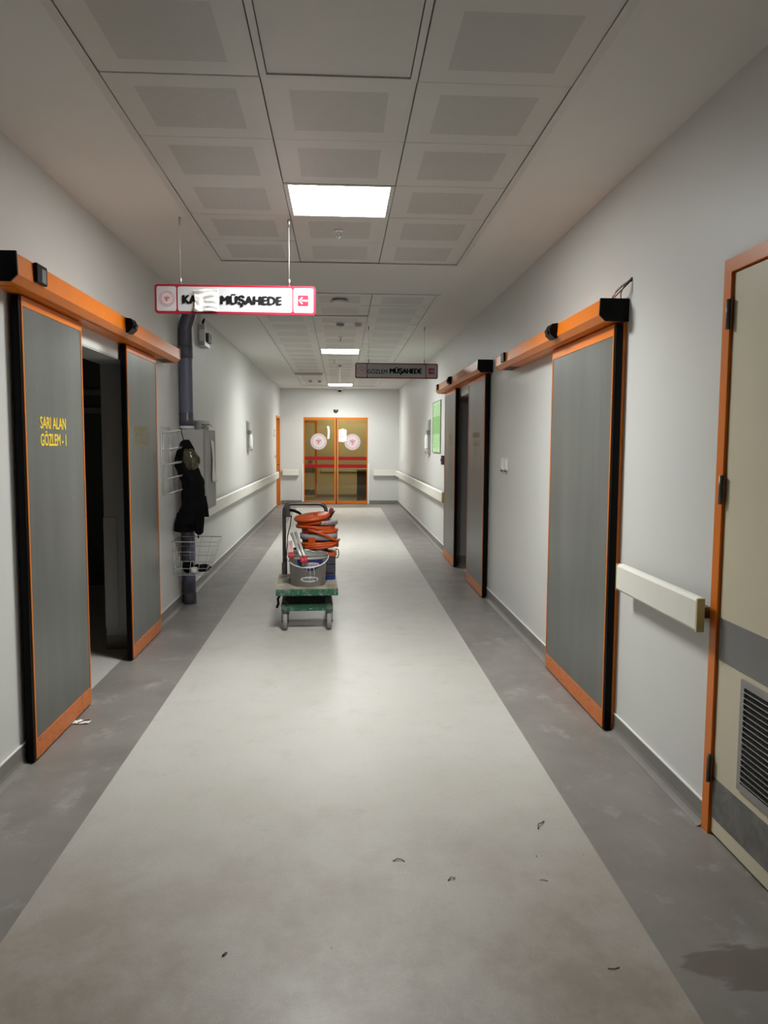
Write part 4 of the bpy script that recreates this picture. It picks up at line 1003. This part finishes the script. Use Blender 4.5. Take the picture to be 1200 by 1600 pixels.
# push handle
hy = y1-.02; hx0, hx1 = -.205, .17
mb = TB(); mb.mat('dkmetal')
P = [(hx0, hy, .22), (hx0, hy, .90)]
for k in range(1, 7):
    a = PI/2*k/6; P.append((hx0+.07*(1-math.cos(a)), hy, .92+.07*math.sin(a)))
Q = [(hx1-.07+.07*math.sin(PI/2*k/6), hy, .92+.07*math.cos(PI/2*k/6)) for k in range(0, 7)]
mb.tube(P+Q+[(hx1, hy, .90), (hx1, hy, .22)], .017, 14); mb.build('push_handle', TR)
mb = TB(); mb.mat('dkmetal').box(hx0-.024, hx0+.024, hy-.018, hy+.018, .352, .46, .004); mb.build('handle_bracket', TR)
mb = TB(); mb.mat('dkmetal').box(hx0+.01, hx0+.055, hy-.035, hy+.005, .885, .965, .006); mb.tube([(hx0-.01, hy-.02, .88), (hx0+.07, hy-.02, .88)], .007, 8); br = mb.build('brake_lever_mount', TR)
mb = TB(); mb.mat('black')
lv = [(hx0+.05, hy-.03, .935), (hx0+.09, hy-.03, .93), (hx0+.13, hy-.03, .912), (hx0+.16, hy-.03, .888), (hx0+.175, hy-.03, .865)]
mb.tube(lv, [.012, .014, .012, .009, .004], 10); mb.build('release_lever', br)
mb = TB(); mb.mat('black').tube([(hx0+.065, hy-.025, .88), (hx0+.055, hy-.03, .80), (hx0+.03, hy-.03, .70), (hx0+.022, hy-.03, .55), (hx0+.02, hy-.03, .36)], .0045, 6); mb.build('brake_cable', TR)

# front bucket
def bucket(name, c, r0, r1, h, mat, label, rim=.008, n=48, th=.003):
    r = root(name, c, label, 'bucket')
    MB().mat(mat).lathe([(0, 0), (r0-.004, 0), (r0, .004), (lerp(r0, r1, .86), h*.86), (r1+.004, h*.865), (r1+.005, h*.90), (r1+.001, h*.905), (r1+.002, h-.004), (r1+rim, h-.004), (r1+rim, h), (r1-.001, h), (r1-th-.001, h-.006), (r0-th, .006), (0, .006)], c, n).build('shell', r)
    return r
FB = (-.272, 6.468, .3555); r0, r1, fh = .143, .160, .262
B1 = bucket('paint_bucket', FB, r0, r1, fh, 'bucket_grey', 'grey paint bucket with blue label and oval TAVAN BOYASI mark, front of the trolley')
def on_bucket(u, v, c=FB, ra=r0, rb=r1, h=fh, off=.0016, a0=0):
    """u metres along the wall measured from the front, v height"""
    rr = lerp(ra, rb, v/h)+off; a = -PI/2 + a0 + u/rr
    return Vector((c[0]+rr*math.cos(a), c[1]+rr*math.sin(a), c[2]+v))
def wrap_patch(poly, mat, name, parent, off=.0016, a0=0, n=10):
    """filled outline laid round the bucket; poly = list of (u, vlow, vhigh) columns"""
    mb = MB(); mb.mat(mat); cols = []
    for (u, a, b) in poly: cols.append([mb.bm.verts.new(on_bucket(u, lerp(a, b, k/n), off=off, a0=a0)) for k in range(n+1)])
    fs = []
    for A, B in zip(cols, cols[1:]):
        for k in range(n):
            if (A[k].co-A[k+1].co).length + (B[k].co-B[k+1].co).length < 1e-6: continue
            try: fs.append(mb.bm.faces.new([A[k], B[k], B[k+1], A[k+1]]))
            except ValueError: pass
    mb._fin(fs, True); return mb.build(name, parent)
UC = .03
wrap_patch([(UC-.115+.23*k/20, .132+.060*abs(k/10-1)**1.6, .224) for k in range(21)], 'blue_label', 'blue_label', B1)
wrap_patch([(UC-.078+.156*k/20, .183-.020*math.sqrt(max(0, 1-(k/10-1)**2)), .183+.020*math.sqrt(max(0, 1-(k/10-1)**2))) for k in range(21)], 'sign_white', 'brand_oval', B1, off=.0024)
text('antoplus', (0, 0, 0), FR_CAM, .115, .022, 'dk_red', B1, bold=.01, curve=lambda u, v: on_bucket(UC-.057+u, .173+v, off=.0034))
wrap_patch([(UC-.05-.078+.156*k/24+.04, .062-.024*math.sqrt(max(0, 1-(k/12-1)**2)), .062+.024*math.sqrt(max(0, 1-(k/12-1)**2))) for k in range(25)], 'sign_white', 'oval_label', B1)
text('TAVAN BOYASI', (0, 0, 0), FR_CAM, .115, .020, 'ink', B1, bold=.02, curve=lambda u, v: on_bucket(UC-.01-.057+u, .052+v, off=.0026))
for u, a, b in ((-.005, .03, .165), (.028, .09, .16), (-.035, .13, .17)):
    mb = MB(); mb.mat('paper').tube([on_bucket(UC+u+.002*math.sin(k), lerp(a, b, k/5), off=.002) for k in range(6)], .0016, 6); mb.build('paint_drip', B1)
p = []
for k in range(21):
    t = k/20; a = -PI + PI*t
    p.append((FB[0]+(r1+.012)*math.cos(a), FB[1]+(r1+.010)*math.sin(a)-.006, FB[2]+.238-.075*math.sin(PI*t)))
MB().mat('white').tube(p, .0042, 8).build('wire_handle', B1, label='white wire handle')
for sg in (-1, 1): MB().mat('bucket_grey').lathe([(0, 0), (.012, 0), (.012, .012), (0, .012)], (FB[0]+sg*(r1+.002), FB[1], FB[2]+.238), 12, 'x').build('handle_lug', B1)
# tools leaning out of the bucket
def cutter(name, a, b, sep, tube_mat, grip_mat, label, rr=.0095):
    r = root(name, a, label, 'tool')
    a, b = Vector(a), Vector(b); d = (b-a).normalized(); sd = Vector((1, 0, 0)); sd = (sd-d*sd.dot(d)).normalized()
    for s in (-1, 1):
        P0, P1 = a+sd*s*sep, b+sd*s*sep*.8
        MB().mat(tube_mat).tube([P0, P1], rr, 10).build('tube_handle', r)
        MB().mat(grip_mat).tube([P1-d*.02, P1+d*.010, P1+d*.025, P1+d*.040], [rr*1.1, rr*1.5, rr*1.55, rr*1.0], 10).build('grip_end', r)
    return r
cutter('bolt_cutter', (-.398, 6.60, .77), (-.300, 6.30, .592), .017, 'wire', 'red_grip', 'pair of silver tube handles with red ends leaning out of the grey bucket', rr=.0125)
cutter('bolt_cutter', (-.428, 6.56, .70), (-.405, 6.37, .618), .012, 'logo_pink', 'red_grip', 'pair of short pinkish handles with red ends beside the silver ones in the bucket', rr=.0105)

# dark crate behind
DB = (-.236, 6.805, .3555); hb = .225
r = root('tool_crate', DB, 'dark grey ribbed tool crate with blue foot and orange rim, under the coiled orange cable', 'crate')
def slab(mb, w, d, z0, z1, rad): mb.prism(rrect(w, d, rad), (DB[0], DB[1], DB[2]+z0), (1, 0, 0), (0, 1, 0), (0, 0, 1), z1-z0)
mb = MB(); mb.mat('bucket_dark')
for a, b in ((.040, .052), (.060, .132), (.140, .205)): slab(mb, .384, .290, a, b, .02)
for a, b in ((.052, .060), (.132, .140)): slab(mb, .370, .276, a, b, .02)
mb.build('shell', r)
mb = MB(); mb.mat('blue'); slab(mb, .380, .286, 0, .039, .02); mb.build('foot', r, label='blue foot')
mb = MB(); mb.mat('cord'); slab(mb, .406, .300, .206, .236, .03); mb.build('orange_rim', r, label='orange rim')
MB().mat('dkmetal').tube([(DB[0]+.19, DB[1]-.06, DB[2]+.18), (DB[0]+.212, DB[1]-.065, DB[2]+.18), (DB[0]+.222, DB[1]-.06, DB[2]+.215), (DB[0]+.216, DB[1]-.05, DB[2]+.25), (DB[0]+.195, DB[1]-.04, DB[2]+.255)], .005, 8).build('side_handle', r)
hb = .217
zt = DB[2]+hb+.02
# odds and ends lying in it
mb = MB(); mb.mat('black')
for k in range(7):
    a = k*1.1; c = Vector((DB[0]-.07+.05*math.cos(a), DB[1]-.12+.03*math.sin(a*1.7), zt+.012+.006*k))
    mb.tube([c+Vector((-.06*math.cos(a), -.03, 0)), c+Vector((0, .01, .015)), c+Vector((.06*math.cos(a+.5), .02, .0))], .008, 8)
tag(mb.build('black_cable', origin=(DB[0]-.07, DB[1]-.1, zt)), 'tangle of black cable lying on the orange rimmed crate', 'cable', kind=None)
mb = MB(); mb.mat('paper')
for (a, b) in (((-.31, 6.63, .625), (-.20, 6.615, .600)), ((-.285, 6.625, .61), (-.27, 6.63, .665)), ((-.27, 6.63, .665), (-.255, 6.625, .615)), ((-.255, 6.625, .615), (-.235, 6.63, .648)), ((-.235, 6.63, .648), (-.225, 6.63, .61)), ((-.33, 6.63, .60), (-.27, 6.62, .625))):
    mb.tube([a, b], .005, 6)
tag(mb.build('plastic_ties', origin=(-.26, 6.625, .60)), 'few white plastic ties on the black cable tangle in the tool crate', 'cable tie')
# coiled orange cable between
def coil(c, rad, tube, turns, dz, seed, sq=(1, 1), tilt=(0, 0), wob=.012, n=26):
    P = []; R = Matrix.Rotation(tilt[0], 3, 'X') @ Matrix.Rotation(tilt[1], 3, 'Y')
    for k in range(int(n*turns)+1):
        a = 2*PI*k/n; w = noise.noise(Vector((math.cos(a)*1.3, math.sin(a)*1.3, seed+k/n*.9)))
        v = Vector(((rad+wob*w)*sq[0]*math.cos(a), (rad+wob*w)*sq[1]*math.sin(a), dz*k/n + wob*.6*noise.noise(Vector((a*.4, seed, 1)))))
        P.append(Vector(c)+R@v)
    return P
SC_ = (-.190, 6.785)
r = root('extension_cable', (SC_[0], SC_[1], zt), 'thick orange cable coiled loosely round the stacked pails on the trolley', 'cable')
MB().mat('cord').tube(coil((SC_[0]-.01, SC_[1], zt+.028),   .176, .011, 3.2, .016, 1.0, tilt=(-.03, -.07)), .0115, 10).build('lower_coil', r)
MB().mat('cord').tube(coil((SC_[0]-.03, SC_[1], zt+.190), .165, .009, 2.3, .014, 4.0, tilt=(-.05, .06)), .0105, 10).build('upper_coil', r)
pd = []
for k in range(15):
    t = k/14; a = math.radians(-118+100*t); rr = .180
    pd.append((SC_[0]+rr*math.cos(a), SC_[1]+rr*math.sin(a), lerp(zt+.20, zt+.095, t)+.008*math.sin(t*6)))
MB().mat('cord').tube(pd, .011, 10).build('crossing_strand', r)
pd = [(SC_[0]+.178*math.cos(math.radians(a)), SC_[1]+.178*math.sin(math.radians(a)), z) for a, z in ((-95, zt+.035), (-70, zt+.05), (-45, zt+.07), (-20, zt+.09), (0, zt+.10), (15, zt+.09))]
MB().mat('cord').tube(pd, .0105, 10).build('crossing_strand', r)
# stacked pails
def pail(name, c, r_, h, label, clip=False, words=None, lower=True):
    r = root(name, c, label, 'pail')
    MB().mat('bucket_dark').lathe([(0, 0), (r_-.03, 0), (r_-.02, h*.25), (r_-.012, h*.55), (0, h*.55)], c, 40).build('tub', r)
    MB().mat('band_grey').lathe([(r_-.012, h*.5), (r_, h*.52), (r_+.002, h*.95), (r_-.004, h), (0, h)], c, 40).build('lid_band', r, label='grey lid band')
    if clip:
        f = (c[0]-.055, c[1]-r_-.006, c[2])
        mb = MB(); mb.mat('cord').box(f[0]-.030, f[0]+.030, f[1]-.006, f[1]+.012, f[2]+h*.30, f[2]+h*.78, .005)
        mb.prism([(-.085, .0), (.085, .0), (.055, -.018), (-.055, -.018)], (f[0], f[1]-.004, f[2]+h*.36), *FR_CAM, -.02); mb.build('clip', r, label='orange clip')
    if words:
        text(words, (0, 0, 0), FR_CAM, .17, .016, 'dk_red', r, bold=.01, curve=lambda u, v: Vector((c[0]+(r_+.004)*math.cos(-PI/2+.15+u/r_), c[1]+(r_+.004)*math.sin(-PI/2+.15+u/r_), c[2]+h*.66+v)))
    return r
pail('lidded_pail', (SC_[0], SC_[1], zt+.055), .163, .105, 'grey banded pail with an orange clip in the middle of the stack', clip=True)
MB
mb = MB(); mb.mat('cord').lathe([(0, 0), (.150, 0), (.158, .010), (.160, .030), (.150, .034), (0, .034)], (SC_[0]+.01, SC_[1], zt+.162), 40)
tag(mb.build('orange_lid', origin=(SC_[0], SC_[1], zt+.162)), 'orange lid lying between the two grey banded pails', 'lid')
pail('lidded_pail', (SC_[0]+.022, SC_[1]+.02, zt+.197), .142, .072, 'upper grey banded pail with red lettering on the stack, under the tilted orange lid', words='III II IIII II III')
# tilted orange lid on top
tl = Matrix.Rotation(-.13, 3, 'Y') @ Matrix.Rotation(.10, 3, 'X')
r = root('orange_lid', (-.25, 6.77, .86), 'wide tilted orange lid with a knob on top of the stack', 'lid')
cc = (-.245, 6.77, .872)
MB().mat('cord').lathe([(0, 0), (.125, 0), (.150, .006), (.158, .014), (.158, .026), (.150, .034), (.10, .040), (.05, .043), (0, .044)], cc, 48, rot=tl).build('lid_plate', r)
MB().mat('cord').lathe([(.118, -.030), (.136, -.028), (.138, -.002), (.118, 0)], cc, 40, rot=tl).build('inner_ring', r)
MB().mat('cord').lathe([(0, 0), (.014, 0), (.016, .012), (.012, .022), (0, .024)], (-.215, 6.745, .913), 16).build('knob', r)
# tools standing at the back
r = root('screwdriver', (-.09, 6.88, .86), 'dark red screwdriver handle standing beside the tilted orange lid', 'tool')
MB().mat('dk_red').tube([(-.105, 6.86, .865), (-.098, 6.86, .89), (-.080, 6.86, .945), (-.074, 6.86, .960)], [.012, .017, .020, .014], 12).build('grip', r)
MB().mat('chrome').tube([(-.105, 6.86, .868), (-.13, 6.86, .83)], .005, 8).build('shaft', r)
r = root('chisel', (-.08, 6.9, .85), 'thin black rod leaning out beside the red handle', 'tool')
MB().mat('black').tube([(-.115, 6.84, .845), (-.085, 6.84, .885), (-.052, 6.84, .94)], .006, 8).build('rod', r)
MB().mat('band_grey').lathe([(0, 0), (.016, 0), (.018, .02), (.008, .03), (0, .03)], (-.095, 6.80, .850), 14).build('collar', r)

# ------------------------------------------------------------------ dark room rails
r = root('bed_rail', (-3.2, 8.2, 2.0), 'two faint horizontal rails on the wall in the dark room', 'rail')
for z in (2.02, 1.83): MB().mat('band_grey').box(-4.6, -1.9, 8.36, 8.398, z, z+.06, .006).build('rail_bar', r)

# ------------------------------------------------------------------ litter on the floor
def twig(x, y, pts, rad, label, mat='ink_grey', name='twig', cat='litter'):
    mb = MB(); mb.mat(mat).tube([(x+a, y+b, rad+c) for a, b, c in pts], rad, 6); tag(mb.build(name, origin=(x, y, 0)), label, cat)
twig(.799, 2.965, [(-.012, -.03, 0), (-.005, .0, .006), (.012, .012, .004), (.028, .035, 0)], .0024, 'dark bent twig on the pale floor, nearest the cream door')
twig(.215, 2.727, [(-.022, -.004, 0), (-.005, .006, .004), (.010, .002, .003), (.020, -.008, 0)], .0019, 'small curved dark twig in the middle of the pale floor')
twig(-.345, 2.225, [(-.006, -.008, 0), (.0, .0, .003), (.005, .007, 0)], .0025, 'tiny dark crumb on the pale floor, nearest the viewer on the lettered door side')
twig(.715, 2.574, [(-.014, .004, 0), (.0, .0, .002), (.012, -.005, 0)], .0014, 'thin pale brown fibre on the pale floor below the bent twig', mat='platform')
twig(.80, 2.11, [(-.018, .0, 0), (.0, -.004, .001), (.018, .003, 0)], .0013, 'thin dark fibre near the grey border of the pale floor', mat='ink_grey')
twig(.39, 2.62-.02, [(-.012, -.012, 0), (.0, .004, .004), (.010, -.006, .003), (.014, .008, 0)], .0022, 'brown crumb near the front of the pale floor', mat='platform')
mb = MB(); mb.mat('paper')
vs = [[mb.bm.verts.new((-1.455+.09*i/6, 4.19+.05*j/3, .004+.012*abs(noise.noise(Vector((i*.7, j*.9, 3)))))) for i in range(7)] for j in range(4)]
mb._fin([mb.bm.faces.new([vs[j][i], vs[j][i+1], vs[j+1][i+1], vs[j+1][i]]) for j in range(3) for i in range(6)])
mb.mat('ink').tube([(-1.42, 4.18, .012), (-1.39, 4.20, .018), (-1.37, 4.23, .01)], .003, 6)
tag(mb.build('paper_scrap', origin=(-1.41, 4.21, 0)), 'scrap of torn white paper on the floor under the nearer lettered door', 'litter')

for o in bpy.data.objects:
    if '_o' in o: del o['_o']
